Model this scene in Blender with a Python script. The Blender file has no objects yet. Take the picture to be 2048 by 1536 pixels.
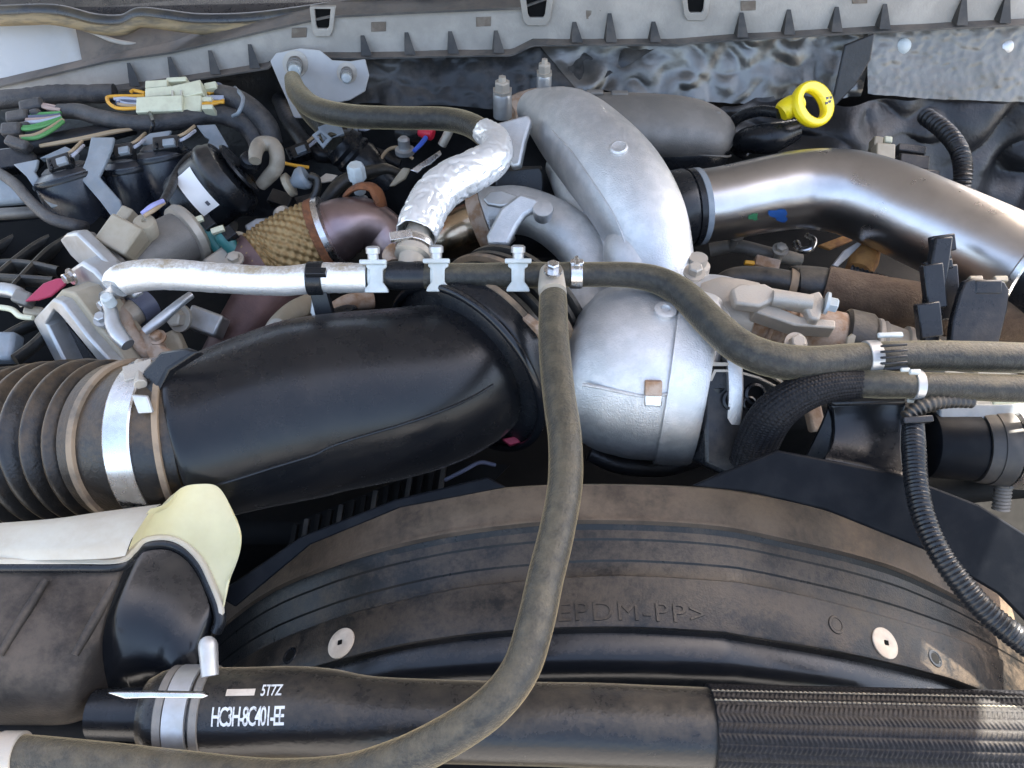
import bpy, bmesh, math, random
from mathutils import Vector, Matrix, noise
random.seed(7)
SC = bpy.context.scene
COL = SC.collection
R = math.radians
# ------------------------------------------------------------------ camera, sky, sun, exposure
CAM = Vector((0, 0, .62)); PITCH = R(45); F = 1607.0          # F: focal length in photograph pixels (2048 wide)
_s, _c = math.sin(PITCH), math.cos(PITCH)
FWD = Vector((0, _c, -_s)); UPV = Vector((0, _s, _c)); RGT = Vector((1, 0, 0))
cam = bpy.data.objects.new('camera', bpy.data.cameras.new('camera')); COL.objects.link(cam)
cam.location = CAM; cam.rotation_euler = (R(90) - PITCH, 0, 0)
cam.data.sensor_width = 36; cam.data.lens = F / 2048 * 36; cam.data.clip_start = .01; cam.data.clip_end = 200
SC.camera = cam
SUN_DIR = Vector((.34, .50, .80)).normalized()
world = bpy.data.worlds.new('World'); SC.world = world; world.use_nodes = True
nt = world.node_tree; bg = nt.nodes['Background']
sky = nt.nodes.new('ShaderNodeTexSky'); sky.sky_type = 'NISHITA'; sky.sun_disc = False
sky.sun_elevation = math.asin(SUN_DIR.z); sky.sun_rotation = math.atan2(SUN_DIR.x, SUN_DIR.y)
sky.dust_density = 4.0; sky.air_density = .8; sky.ozone_density = .5
tint = nt.nodes.new('ShaderNodeMix'); tint.data_type = 'RGBA'; tint.blend_type = 'MULTIPLY'; tint.inputs[0].default_value = 1
tint.inputs[7].default_value = (1.0, .948, .865, 1)
nt.links.new(sky.outputs[0], tint.inputs[6]); nt.links.new(tint.outputs[2], bg.inputs[0]); bg.inputs[1].default_value = .15
sun = bpy.data.objects.new('sun', bpy.data.lights.new('sun', 'SUN')); COL.objects.link(sun)
sun.data.energy = 5.0; sun.data.angle = R(.5); sun.data.color = (1, .95, .86)
sun.rotation_euler = SUN_DIR.to_track_quat('Z', 'Y').to_euler(); sun.location = (2, 2, 4)
SC.view_settings.view_transform = 'Standard'; SC.view_settings.look = 'None'
SC.view_settings.exposure = 2.9; SC.view_settings.gamma = 1
SC.render.engine = 'CYCLES'; SC.cycles.max_bounces = 6; SC.cycles.use_denoising = True
SC.render.resolution_x = 1024; SC.render.resolution_y = 768

# ------------------------------------------------------------------ photograph pixel -> place (height z, wall y)
def ray(px, py):
    v = (768 - py) / F
    return Vector(((px - 1024) / F, _c + v * _s, -_s + v * _c))
def Z(px, py, z):
    r = ray(px, py); return CAM + r * ((z - CAM.z) / r.z)
def Y(px, py, y):
    r = ray(px, py); return CAM + r * (y / r.y)
def mpp(p): return (p - CAM).dot(FWD) / F            # metres per pixel at a point
def pl(px, py, o, n):                                 # pixel onto a plane
    r = ray(px, py); return CAM + r * ((o - CAM).dot(n) / r.dot(n))

# ------------------------------------------------------------------ materials
MATS = {}
def mat(name, col, rough=.5, metal=0., col2=None, vscale=30, vlo=.4, vhi=.65, dust=0., dustcol=(.30, .23, .16), dscale=14,
        bump=0., bscale=200, dn=2.0, sheen=0., sheencol=(.80, .62, .38), coat=0., rvar=.1, stretch=None, uvw=None, sss=0., trans=0., emit=None, dlo=.25, spec=.5):
    m = bpy.data.materials.new(name); m.use_nodes = True; MATS[name] = m
    N = m.node_tree.nodes; L = m.node_tree.links; bs = N['Principled BSDF']
    def nd(t, **k):
        n = N.new(t)
        for a, b in k.items(): setattr(n, a, b)
        return n
    geo = nd('ShaderNodeNewGeometry')
    def noise_(scale, detail=5, rough_=.6, st=None):
        t = nd('ShaderNodeTexNoise'); t.inputs['Scale'].default_value = scale; t.inputs['Detail'].default_value = detail
        t.inputs['Roughness'].default_value = rough_
        if st:
            mp = nd('ShaderNodeMapping'); mp.inputs['Scale'].default_value = st
            if uvw: 
                u = nd('ShaderNodeUVMap'); L.new(u.outputs[0], mp.inputs[0])
            else: L.new(geo.outputs['Position'], mp.inputs[0])
            L.new(mp.outputs[0], t.inputs['Vector'])
        else: L.new(geo.outputs['Position'], t.inputs['Vector'])
        return t
    def ramp(src, lo, hi):
        r = nd('ShaderNodeMapRange'); r.interpolation_type = 'SMOOTHSTEP'
        r.inputs[1].default_value = lo; r.inputs[2].default_value = hi
        L.new(src, r.inputs[0]); return r.outputs[0]
    def mix(f, a, b):
        x = nd('ShaderNodeMix', data_type='RGBA')
        if isinstance(f, float): x.inputs[0].default_value = f
        else: L.new(f, x.inputs[0])
        for s, v in ((6, a), (7, b)):
            if isinstance(v, tuple): x.inputs[s].default_value = (*v, 1)
            else: L.new(v, x.inputs[s])
        return x.outputs[2]
    def fmix(f, a, b):
        x = nd('ShaderNodeMix', data_type='FLOAT')
        L.new(f, x.inputs[0])
        for s, v in ((2, a), (3, b)):
            if isinstance(v, (int, float)): x.inputs[s].default_value = v
            else: L.new(v, x.inputs[s])
        return x.outputs[0]
    n1 = noise_(vscale, st=stretch)
    color = col
    if col2: color = mix(ramp(n1.outputs[0], vlo, vhi), col, col2)
    rg = nd('ShaderNodeMapRange'); rg.inputs[3].default_value = max(.03, rough - rvar); rg.inputs[4].default_value = min(1, rough + rvar)
    n2 = noise_(vscale * 2.3, st=stretch); L.new(n2.outputs[0], rg.inputs[0]); rough_o = rg.outputs[0]
    metal_o = None
    if dust > 0:
        sx = nd('ShaderNodeSeparateXYZ'); L.new(geo.outputs['Normal'], sx.inputs[0])
        up = ramp(sx.outputs[2], dlo, .95)
        nA = noise_(dscale, 6, .68); nB = noise_(dscale * 9, 4, .7)
        sm = nd('ShaderNodeMath', operation='MULTIPLY_ADD'); L.new(nB.outputs[0], sm.inputs[0]); sm.inputs[1].default_value = .45
        L.new(nA.outputs[0], sm.inputs[2])
        a = nd('ShaderNodeMath', operation='MULTIPLY_ADD'); L.new(up, a.inputs[0]); a.inputs[1].default_value = .62
        b = nd('ShaderNodeMath', operation='MULTIPLY_ADD'); L.new(sm.outputs[0], b.inputs[0]); b.inputs[1].default_value = dn; b.inputs[2].default_value = -.73 * dn
        L.new(b.outputs[0], a.inputs[2])
        msk = ramp(a.outputs[0], .12, .98)
        mm = nd('ShaderNodeMath', operation='MULTIPLY'); L.new(msk, mm.inputs[0]); mm.inputs[1].default_value = dust; mm.use_clamp = True
        color = mix(mm.outputs[0], color, dustcol)
        rough_o = fmix(mm.outputs[0], rough_o, .92)
        if metal: metal_o = fmix(mm.outputs[0], metal, 0)
    if isinstance(color, tuple): bs.inputs['Base Color'].default_value = (*color, 1)
    else: L.new(color, bs.inputs['Base Color'])
    L.new(rough_o, bs.inputs['Roughness'])
    if metal_o: L.new(metal_o, bs.inputs['Metallic'])
    else: bs.inputs['Metallic'].default_value = metal
    bs.inputs['Specular IOR Level'].default_value = spec
    if coat: bs.inputs['Coat Weight'].default_value = coat; bs.inputs['Coat Roughness'].default_value = .15
    if sss:
        bs.inputs['Subsurface Weight'].default_value = sss; bs.inputs['Subsurface Radius'].default_value = (.01, .008, .004)
        bs.inputs['Subsurface Scale'].default_value = 1.0
    if sheen:
        bs.inputs['Sheen Weight'].default_value = sheen; bs.inputs['Sheen Roughness'].default_value = .35; bs.inputs['Sheen Tint'].default_value = (*sheencol, 1)
    if bump:
        bp = nd('ShaderNodeBump'); bp.inputs['Strength'].default_value = bump; bp.inputs['Distance'].default_value = .002
        nb = noise_(bscale, 4, .6, st=stretch if stretch and uvw else None)
        L.new(nb.outputs[0], bp.inputs['Height']); L.new(bp.outputs[0], bs.inputs['Normal'])
    return m
DUST = (.33, .25, .17)
mat('black_plastic', (.008, .009, .011), .28, col2=(.013, .014, .016), dust=.2, dustcol=(.2, .16, .12), bump=.12, bscale=500, rvar=.08, spec=.36)
mat('duct_plastic', (.005, .0058, .0075), .25, col2=(.008, .0086, .0098), vscale=22, dust=.06, dustcol=(.12, .09, .07), dscale=9, bump=.07, bscale=600, rvar=.09, dlo=.3, sheen=.10, sheencol=(.7, .62, .55), spec=.36)
mat('clean_black', (.009, .010, .012), .28, col2=(.014, .015, .017), bump=.05, bscale=500, spec=.36)
mat('black_rubber', (.011, .011, .011), .38, col2=(.022, .021, .019), dust=.3, dustcol=(.22, .17, .11), bump=.25, bscale=350, sheen=.25)
mat('hose_rubber', (.018, .018, .0165), .36, col2=(.034, .033, .028), vscale=160, dust=.32, dustcol=(.26, .205, .12), dscale=60, dn=1.3, bump=.5, bscale=420, dlo=.5, sheen=.75, sheencol=(.82, .64, .36), spec=.32)
mat('rad_hose', (.008, .009, .011), .25, col2=(.014, .014, .014), vscale=18, vlo=.5, vhi=.8, dust=.18, dustcol=(.2, .155, .1), dscale=20, dn=2.0, bump=.2, bscale=300, dlo=.6, sheen=.6, spec=.36)
mat('bellows_rubber', (.009, .009, .009), .34, col2=(.08, .045, .018), vscale=18, vlo=.56, vhi=.8, dust=.3, dustcol=(.26, .16, .075), dscale=14, bump=.3, bscale=300, sheen=.4, sheencol=(.8, .5, .22))
mat('shroud', (.009, .009, .009), .30, col2=(.022, .019, .016), vscale=15, vlo=.45, vhi=.75, dust=.22, dustcol=(.20, .145, .095), dscale=24, dn=2.6, bump=.22, bscale=450, dlo=.45, spec=.28)
mat('shroud_dusty', (.045, .033, .024), .5, col2=(.085, .062, .044), vscale=16, dust=.5, dustcol=(.19, .14, .092), dscale=14, dn=2.2, bump=.25, bscale=400, dlo=.5, sheen=.25, spec=.3)
mat('shroud_clean', (.006, .007, .009), .20, col2=(.010, .010, .010), vscale=15, vlo=.5, vhi=.8, dust=.18, dustcol=(.16, .13, .1), bump=.04, bscale=450, dlo=.8, spec=.4)
mat('cast_alu', (.60, .60, .595), .40, .88, col2=(.70, .69, .68), vscale=60, dust=.30, dustcol=(.50, .45, .39), dscale=14, dn=1.5, bump=.42, bscale=650, dlo=.3)
mat('cast_dusty', (.44, .40, .34), .5, .5, col2=(.50, .44, .36), vscale=40, dust=.7, dustcol=(.44, .35, .26), dscale=10, dn=1.2, bump=.3, bscale=700)
mat('dull_cast', (.19, .175, .155), .5, .4, col2=(.24, .22, .195), vscale=30, dust=.5, dustcol=(.26, .22, .175), dn=1., bump=.3, bscale=600)
mat('stainless', (.56, .535, .52), .29, 1., col2=(.47, .445, .43), vscale=12, bump=.05, bscale=500, rvar=.06)
mat('steel_bright', (.70, .69, .68), .28, 1., col2=(.58, .56, .54), vscale=60)
mat('zinc', (.50, .505, .51), .40, .75, col2=(.40, .39, .37), vscale=40, vlo=.4, vhi=.7, dust=.4, dustcol=(.38, .32, .24), dn=1.6)
mat('foil', (.96, .95, .93), .30, .62, col2=(.92, .89, .85), vscale=60, vlo=.55, vhi=.8, bump=.25, bscale=160, rvar=.12, dust=.2, dustcol=(.55, .46, .33), dlo=.6)
mat('foil_braid', (.95, .94, .92), .32, .7, col2=(.78, .74, .68), vscale=300, vlo=.5, vhi=.75, bump=.45, bscale=900, dust=1., dustcol=(.36, .27, .16), dlo=.80, dn=1.6, dscale=40)
mat('cowl_grey', (.30, .275, .24), .6, col2=(.39, .355, .31), vscale=14, dust=.6, dustcol=(.45, .38, .30), bump=.4, bscale=250)
mat('rib_dark', (.03, .028, .026), .6, col2=(.07, .06, .05), vscale=30)
mat('slot_brown', (.14, .11, .085), .7, col2=(.2, .165, .13), vscale=60)
mat('cowl_light', (.42, .41, .395), .45, col2=(.48, .465, .44), vscale=10, dust=.4, dustcol=(.44, .39, .32))
mat('cowl_dark', (.06, .057, .053), .55, col2=(.12, .108, .095), vscale=16, dust=.5, dustcol=(.26, .20, .15))
mat('seal_rubber', (.03, .032, .036), .28, col2=(.06, .055, .045), vscale=14, dust=.2, dustcol=(.3, .22, .12), dscale=7)
mat('seal_dusty', (.26, .19, .10), .7, col2=(.12, .095, .06), vscale=25, stretch=(1, 6, 6), bump=.3)
mat('insulation', (.022, .022, .022), .36, col2=(.085, .08, .072), vscale=12, vlo=.5, vhi=.78, dust=.3, dustcol=(.2, .17, .14), bump=.35, bscale=100, spec=.4)
mat('heat_foil', (.19, .183, .168), .33, .75, col2=(.075, .072, .066), vscale=9, vlo=.4, vhi=.7, dust=.15, dustcol=(.26, .22, .17), bump=.35, bscale=60)
mat('shield_foil', (.20, .192, .175), .46, .55, col2=(.155, .148, .135), vscale=14, vlo=.4, vhi=.7, dust=.3, dustcol=(.27, .225, .17), bump=.5, bscale=110)
mat('dark_cloth', (.008, .008, .009), .42, col2=(.016, .016, .018), vscale=20, bump=.5, bscale=150)
mat('cloth_tape', (.028, .028, .031), .5, col2=(.055, .051, .05), vscale=60, dust=.45, dustcol=(.18, .15, .12), bump=.6, bscale=500)
mat('zip_grey', (.20, .23, .255), .5, col2=(.26, .285, .31), vscale=40, dust=.35, dustcol=(.30, .26, .21))
mat('cream_plastic', (.64, .575, .34), .36, col2=(.58, .51, .29), vscale=15, sss=.2, dust=.2, dustcol=(.5, .43, .3), bump=.05)
mat('cream_dusty', (.50, .46, .37), .5, col2=(.43, .38, .30), vscale=14, sss=.15, dust=.5, dustcol=(.42, .35, .26), bump=.1)
mat('ivory', (.68, .66, .47), .4, col2=(.60, .57, .40), vscale=60, dust=.25, dustcol=(.5, .43, .3))
mat('sensor_beige', (.34, .285, .20), .5, col2=(.41, .35, .26), vscale=40, dust=.35, dustcol=(.33, .25, .16), dn=1.6)
mat('nylon_white', (.50, .54, .54), .38, col2=(.42, .45, .44), vscale=60, dust=.4, dustcol=(.45, .38, .27))
mat('pin_white', (.52, .44, .35), .6, col2=(.62, .54, .44), vscale=80, dust=.2)
mat('yellow', (.86, .66, .01), .35, col2=(.82, .60, .01), vscale=40)
mat('red', (.62, .02, .05), .4)
mat('pink_red', (.42, .035, .08), .55, col2=(.33, .03, .06))
mat('blue_wire', (.05, .12, .55), .4)
mat('lilac_wire', (.35, .35, .62), .4)
mat('orange_wire', (.75, .36, .03), .45)
mat('green_wire', (.10, .30, .09), .45)
mat('pink_wire', (.45, .31, .25), .45)
mat('tan_wire', (.42, .3, .18), .45)
mat('slate_wire', (.11, .12, .17), .45)
mat('grey_wire', (.45, .46, .52), .45)
mat('teal', (.03, .15, .14), .4)
mat('rust', (.24, .085, .03), .8, col2=(.13, .05, .022), vscale=60, bump=.6, bscale=300)
mat('rust_orange', (.40, .20, .06), .8, col2=(.22, .10, .04), vscale=50, bump=.5)
mat('rust_light', (.44, .33, .25), .75, col2=(.30, .17, .09), vscale=60, bump=.5)
mat('copper', (.28, .20, .20), .34, .9, col2=(.40, .30, .28), vscale=10, vlo=.4, vhi=.7, bump=.06, bscale=400)
mat('brown_pipe', (.15, .085, .075), .5, .35, col2=(.105, .06, .055), vscale=18, bump=.2, bscale=400)
mat('heat_tint', (.50, .40, .28), .22, 1., col2=(.26, .12, .06), vscale=22, vlo=.4, vhi=.6, bump=.05)
mat('gold_mesh', (.36, .235, .10), .45, .5, col2=(.27, .17, .07), vscale=90, bump=.4, bscale=600)
mat('foam_brown', (.085, .052, .032), .9, col2=(.13, .085, .052), vscale=40, dust=.4, dustcol=(.19, .13, .08), bump=1., bscale=380)
mat('label_white', (.80, .76, .72), .5)
mat('ink', (.08, .08, .09), .6)
mat('print_white', (.60, .60, .58), .6, col2=(.30, .29, .27), vscale=260, vlo=.5, vhi=.68)
mat('blue_paint', (.015, .075, .24), .5)
mat('green_paint', (.03, .15, .06), .5)
mat('shield_black', (.004, .005, .007), .5, col2=(.008, .009, .011), bump=.05, bscale=500, spec=.08)
mat('tank_panel', (.020, .017, .015), .55, col2=(.046, .037, .030), vscale=18, dust=.5, dustcol=(.14, .11, .085), dn=2.2, bump=.3, bscale=400, dlo=.1, spec=.22)
mat('hose_beige', (.24, .20, .15), .55, col2=(.31, .265, .205), vscale=60, dust=.3, bump=.3)
mat('cap_blue', (.012, .015, .022), .26, col2=(.02, .023, .03), dust=.2, dustcol=(.2, .165, .13), bump=.1, bscale=400)
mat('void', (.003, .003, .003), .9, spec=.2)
mat('block', (.004, .004, .004), .7, col2=(.009, .008, .007), vscale=14, bump=.4, bscale=60, spec=.25)  # set near black so the shaded gaps between parts stay dark
mat('tan_ring', (.30, .21, .13), .6, col2=(.10, .08, .06), vscale=20)
mat('braid_black', (.006, .0062, .0075), .5, col2=(.013, .013, .015), vscale=300, dust=.12, dustcol=(.2, .16, .11), dlo=.8, dn=.8, bump=.3, bscale=900, spec=.16)
mat('braid_thread', (.20, .175, .125), .7, col2=(.12, .105, .08), vscale=200)
mat('bonnet_liner', (.17, .157, .15), .75, col2=(.21, .195, .185))

# ------------------------------------------------------------------ mesh building
WL = {}      # world location of every object built
def catmull(P, n):
    out = []; k = len(P)
    for i in range(k - 1):
        p0 = P[i - 1] if i else [2 * a - b for a, b in zip(P[0], P[1])]
        p1, p2 = P[i], P[i + 1]
        p3 = P[i + 2] if i + 2 < k else [2 * a - b for a, b in zip(P[-1], P[-2])]
        for j in range(n):
            t = j / n
            out.append([.5 * (2 * b + (c - a) * t + (2 * a - 5 * b + 4 * c - d) * t * t + (3 * b - a - 3 * c + d) * t ** 3) for a, b, c, d in zip(p0, p1, p2, p3)])
    out.append(list(P[-1])); return out
def pz(pts, r=None):
    """[(px, py, z, radius_px)] -> [[x, y, z, radius_m]]"""
    o = []
    for q in pts:
        p = Z(*q[:3]); o.append([*p, (q[3] if len(q) > 3 else r) * mpp(p)])
    return o
def surf(S, px, py):
    """point and normal where the pixel's sight line meets a tube"""
    rr = ray(px, py).normalized(); best = None
    for q in S:
        c = Vector(q[:3]); oc = CAM - c; bq = oc.dot(rr); ds = bq * bq - (oc.length_squared - q[3] ** 2)
        if ds < 0:
            if best is None or (best[0] > 90 and 100 - ds < best[0]): best = (100 - ds, c, -bq)
            continue
        k = -bq - math.sqrt(ds)
        if best is None or k < best[0]: best = (k, c, k)
    p = CAM + rr * best[2]; return p, (p - best[1]).normalized()
class B:
    def __init__(s): s.v = []; s.f = []; s.uv = []
    def quad(s, idx, uv=None):
        s.f.append(tuple(idx)); s.uv.append(uv or [(0, 0)] * len(idx))
    def grid(s, rows, closed=False, uvs=None):
        o = len(s.v); n = len(rows[0])
        for r in rows: s.v += [tuple(p) for p in r]
        for i in range(len(rows) - 1):
            for j in range(n if closed else n - 1):
                k = (j + 1) % n
                uv = [uvs(i, j), uvs(i, j + 1), uvs(i + 1, j + 1), uvs(i + 1, j)] if uvs else None
                s.quad((o + i * n + j, o + i * n + k, o + (i + 1) * n + k, o + (i + 1) * n + j), uv)
        return o
    def cap(s, o, n, flip=False):
        idx = list(range(o, o + n)); s.quad(idx[::-1] if flip else idx)
    def tube(s, P, seg=24, n=8, mod=None, cap=True, smooth=True, flat=None, shell=0):
        S = catmull(P, n) if smooth and len(P) > 1 else P
        pts = [Vector(q[:3]) for q in S]
        T = []
        for i in range(len(pts)):
            t = pts[min(i + 1, len(pts) - 1)] - pts[max(i - 1, 0)]
            T.append(t.normalized() if t.length > 1e-9 else Vector((1, 0, 0)))
        up = Vector((0, 0, 1)); nn = up - T[0] * up.dot(T[0])
        if nn.length < .1: nn = Vector((0, -1, 0)) - T[0] * T[0].y * -1
        nn.normalize(); rows = []; d = 0; ds = []
        for i, p in enumerate(pts):
            if i:
                nn = nn - T[i] * nn.dot(T[i]); nn.normalize(); d += (p - pts[i - 1]).length
            ds.append(d); bb = T[i].cross(nn); row = []
            for j in range(seg):
                a = 2 * math.pi * j / seg; r = S[i][3]
                if mod: r *= mod(d, a)
                ca, sa = math.cos(a), math.sin(a)
                if flat: ca *= flat[0]; sa *= flat[1]
                row.append(p + (nn * ca + bb * sa) * r)
            rows.append(row)
        o = s.grid(rows, True, lambda i, j: (j / seg, ds[i]))
        if cap: s.cap(o, seg, True); s.cap(o + (len(rows) - 1) * seg, seg)
        s.len = d
        return S
    def lathe(s, o, ax, prof, seg=32, cap=True, ref=None):
        """prof: [(distance along axis, radius)] from o"""
        ax = ax.normalized(); h = ref or (Vector((0, 0, 1)) if abs(ax.z) < .9 else Vector((0, 1, 0)))
        a = (h - ax * h.dot(ax)).normalized(); b = ax.cross(a)
        rows = [[o + ax * t + (a * math.cos(2 * math.pi * j / seg) + b * math.sin(2 * math.pi * j / seg)) * max(r, 1e-5) for j in range(seg)] for t, r in prof]
        k = s.grid(rows, True, lambda i, j: (j / seg, prof[i][0]))
        if cap: s.cap(k, seg, True); s.cap(k + (len(rows) - 1) * seg, seg)
    def prism(s, out, d):
        """closed outline of points extruded by vector d"""
        n = len(out); o = len(s.v)
        s.v += [tuple(p) for p in out] + [tuple(p + d) for p in out]
        s.quad(range(o, o + n)); s.quad(list(range(o + n, o + 2 * n))[::-1])
        for i in range(n):
            j = (i + 1) % n; s.quad((o + i, o + n + i, o + n + j, o + j))
    def plate(s, px, z, n=(0, -.35, .94), th=.004):
        n = Vector(n).normalized(); cx = sum(p[0] for p in px) / len(px); cy = sum(p[1] for p in px) / len(px)
        o = Z(cx, cy, z); pts = [pl(a, b, o, n) for a, b in px]
        s.prism(pts, -n * th)
        return o, n
    def ringplate(s, outer, inner, d):
        n = len(outer); o = len(s.v)
        for ring, off in ((outer, 0), (inner, 0), (inner, 1), (outer, 1)):
            s.v += [tuple(p + d * off) for p in ring]
        for k in range(4):
            k2 = (k + 1) % 4
            for i in range(n):
                j = (i + 1) % n
                s.quad((o + k * n + i, o + k * n + j, o + k2 * n + j, o + k2 * n + i))
    def box(s, c, ax, size):
        x, y, z = ax; a, b, d = size[0] / 2, size[1] / 2, size[2] / 2
        s.prism([c - x * a - y * b + z * d, c + x * a - y * b + z * d, c + x * a + y * b + z * d, c - x * a + y * b + z * d], -z * 2 * d)
    def bx(s, px, py, z, w, h, d, roll=0, n=(0, -.5, .87)):
        """box whose upper face is centred at the pixel; w, h, d in photograph pixels"""
        c = Z(px, py, z); m = mpp(c); ax = frame(n, roll)
        s.box(c - ax[2] * d * m / 2, ax, (w * m, h * m, d * m))
    def bolt(s, p, ax, r, h, hexa=True, washer=True):
        ax = ax.normalized()
        if washer: s.lathe(p, ax, [(0, r * 1.5), (h * .25, r * 1.5), (h * .25, r)], 20)
        s.lathe(p, ax, [(h * .2, r), (h * .9, r), (h, r * .8)], 6 if hexa else 16)
    def fix(s):
        pass
AUTO = R(38)
def frame(n, roll=0):
    n = Vector(n).normalized(); x = Vector((1, 0, 0)); x = (x - n * x.dot(n)).normalized(); y = n.cross(x)
    a = R(roll); return (x * math.cos(a) + y * math.sin(a), y * math.cos(a) - x * math.sin(a), n)
def reg(o, parent, loc):
    COL.objects.link(o); WL[o.name] = loc
    if parent: o.parent = parent; o.location = loc - WL[parent.name]
    else: o.location = loc
    return o
def tag(o, label=None, cat=None, group=None, kind=None):
    if label: o['label'] = label
    if cat: o['category'] = cat
    if group: o['group'] = group
    if kind: o['kind'] = kind
    return o
def build(b, name, m, parent=None, label=None, cat=None, group=None, kind=None, bevel=0., sub=0, auto=AUTO, mats=None):
    me = bpy.data.meshes.new(name)
    c = Vector((0, 0, 0))
    lo = [min(v[i] for v in b.v) for i in range(3)]; hi = [max(v[i] for v in b.v) for i in range(3)]
    c = Vector(((lo[0] + hi[0]) / 2, (lo[1] + hi[1]) / 2, lo[2]))
    me.from_pydata([(v[0] - c.x, v[1] - c.y, v[2] - c.z) for v in b.v], [], b.f)
    uvl = me.uv_layers.new(name='UVMap'); k = 0
    flat = [x for f in b.uv for u in f for x in u]
    if len(flat) == len(uvl.data) * 2: uvl.data.foreach_set('uv', flat)
    bm = bmesh.new(); bm.from_mesh(me); bmesh.ops.recalc_face_normals(bm, faces=bm.faces); bm.to_mesh(me); bm.free()
    me.materials.append(MATS[m])
    me.shade_smooth(); me.set_sharp_from_angle(angle=auto)
    o = bpy.data.objects.new(name, me); reg(o, parent, c)
    if bevel:
        md = o.modifiers.new('bevel', 'BEVEL'); md.width = bevel; md.segments = 2; md.limit_method = 'ANGLE'; md.angle_limit = R(40); md.harden_normals = False
    if sub:
        md = o.modifiers.new('sub', 'SUBSURF'); md.levels = sub; md.render_levels = sub
    return tag(o, label, cat, group, kind)
def thing(name, label, cat, at, group=None):
    o = bpy.data.objects.new(name, None); o.empty_display_size = .02
    reg(o, None, at if isinstance(at, Vector) else Z(*at)); return tag(o, label, cat, group)
def mk(fn, *a, **k):
    b = B(); getattr(b, fn)(*a, **k); return b
def T1(name, m, pts, parent=None, label=None, cat=None, seg=20, n=8, group=None, **k):
    """one tube object from pixel points"""
    b = B(); b.tube(pz(pts), seg=seg, n=n, **k)
    return build(b, name, m, parent, label, cat, group)
def axd(a, b): return (Z(*b) - Z(*a)).normalized()
def band(parent, m, P, name='clamp_band', thick=1.06, seg=36, i0=None):
    """short band round a tube: P two world pts with radius"""
    b = B(); a = Vector(P[0][:3]); d = Vector(P[1][:3]) - a; L = d.length; r = (P[0][3] + P[1][3]) / 2 * thick
    b.lathe(a, d, [(0, r * .985), (L * .06, r), (L * .94, r), (L, r * .985)], seg)
    return build(b, name, m, parent)
def sheet(top, bot, nu=60, nv=24, amp=.006, fr=18, y=None, z=None, seed=0, amp2=0, fr2=60, nrm=(0, -1, 0)):
    """wrinkled sheet between two photograph polylines, on wall plane y (or y list top/bottom)"""
    def interp(P, t):
        x = P[0][0] + (P[-1][0] - P[0][0]) * t
        for a, b in zip(P, P[1:]):
            if x <= b[0] + 1e-6: break
        f = (x - a[0]) / max(1e-6, b[0] - a[0]); return (x, a[1] + (b[1] - a[1]) * f)
    b = B(); rows = []; nn = Vector(nrm)
    for i in range(nv + 1):
        row = []
        for j in range(nu + 1):
            a, c = interp(top, j / nu), interp(bot, j / nu); t = i / nv
            q = (a[0] + (c[0] - a[0]) * t, a[1] + (c[1] - a[1]) * t)
            p = Y(*q, y[0] + (y[1] - y[0]) * t) if y else Z(*q, z[0] + (z[1] - z[0]) * t)
            w = amp * noise.noise(p * fr + Vector((seed, 0, 0))) + amp * .6 * abs(noise.noise(p * fr * 2.1 + Vector((0, seed, 0))))
            if amp2: w += amp2 * noise.noise(p * fr2 + Vector((seed, seed, 0)))
            row.append(p + nn * w)
        rows.append(row)
    b.grid(rows); return b
def txt_mesh(s, size, mp, name, m, parent, extrude=0.0004, track=1.0, bold=0.):
    cu = bpy.data.curves.new('t', 'FONT'); cu.body = s; cu.size = size; cu.extrude = extrude; cu.space_character = track; cu.offset = size * bold; cu.resolution_u = 3
    ob = bpy.data.objects.new('t', cu); COL.objects.link(ob)
    dg = bpy.context.evaluated_depsgraph_get(); me = bpy.data.meshes.new_from_object(ob.evaluated_get(dg))
    bpy.data.objects.remove(ob); bpy.data.curves.remove(cu)
    bm = bmesh.new(); bm.from_mesh(me); bmesh.ops.subdivide_edges(bm, edges=[e for e in bm.edges if e.calc_length() > size * .2], cuts=1)
    b = B(); bm.verts.ensure_lookup_table()
    b.v = [tuple(mp(v.co)) for v in bm.verts]
    for f in bm.faces: b.quad([v.index for v in f.verts])
    bm.free(); bpy.data.meshes.remove(me)
    return build(b, name, m, parent)
UP = Vector((0, 0, 1)); FRONT = Vector((0, -1, 0))

# ================================================================== THE SETTING
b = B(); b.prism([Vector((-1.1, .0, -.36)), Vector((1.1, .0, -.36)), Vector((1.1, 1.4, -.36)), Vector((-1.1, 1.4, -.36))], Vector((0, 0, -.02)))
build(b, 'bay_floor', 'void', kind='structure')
mat('gravel', (.20, .195, .19), .9, col2=(.26, .255, .25), vscale=3)
b = B(); b.prism([Vector((-60, -60, -1.1)), Vector((60, -60, -1.1)), Vector((60, 60, -1.1)), Vector((-60, 60, -1.1))], Vector((0, 0, -.05)))
build(b, 'ground', 'gravel', kind='structure')
b = sheet([(-500, 60), (2600, 30)], [(-500, 620), (2600, 620)], 140, 40, .012, 9, y=(1.30, 1.24), amp2=.003, fr2=40)
build(b, 'firewall', 'dark_cloth', kind='structure')
for sx, nm in ((-1, 'apron_left'), (1, 'apron_right')):
    b = B(); b.prism([Vector((sx * .95, .0, -.36)), Vector((sx * .95, 1.32, -.36)), Vector((sx * .95, 1.32, -.02)), Vector((sx * .95, .0, -.06))], Vector((sx * .03, 0, 0)))
    build(b, nm, 'block', kind='structure')
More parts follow.
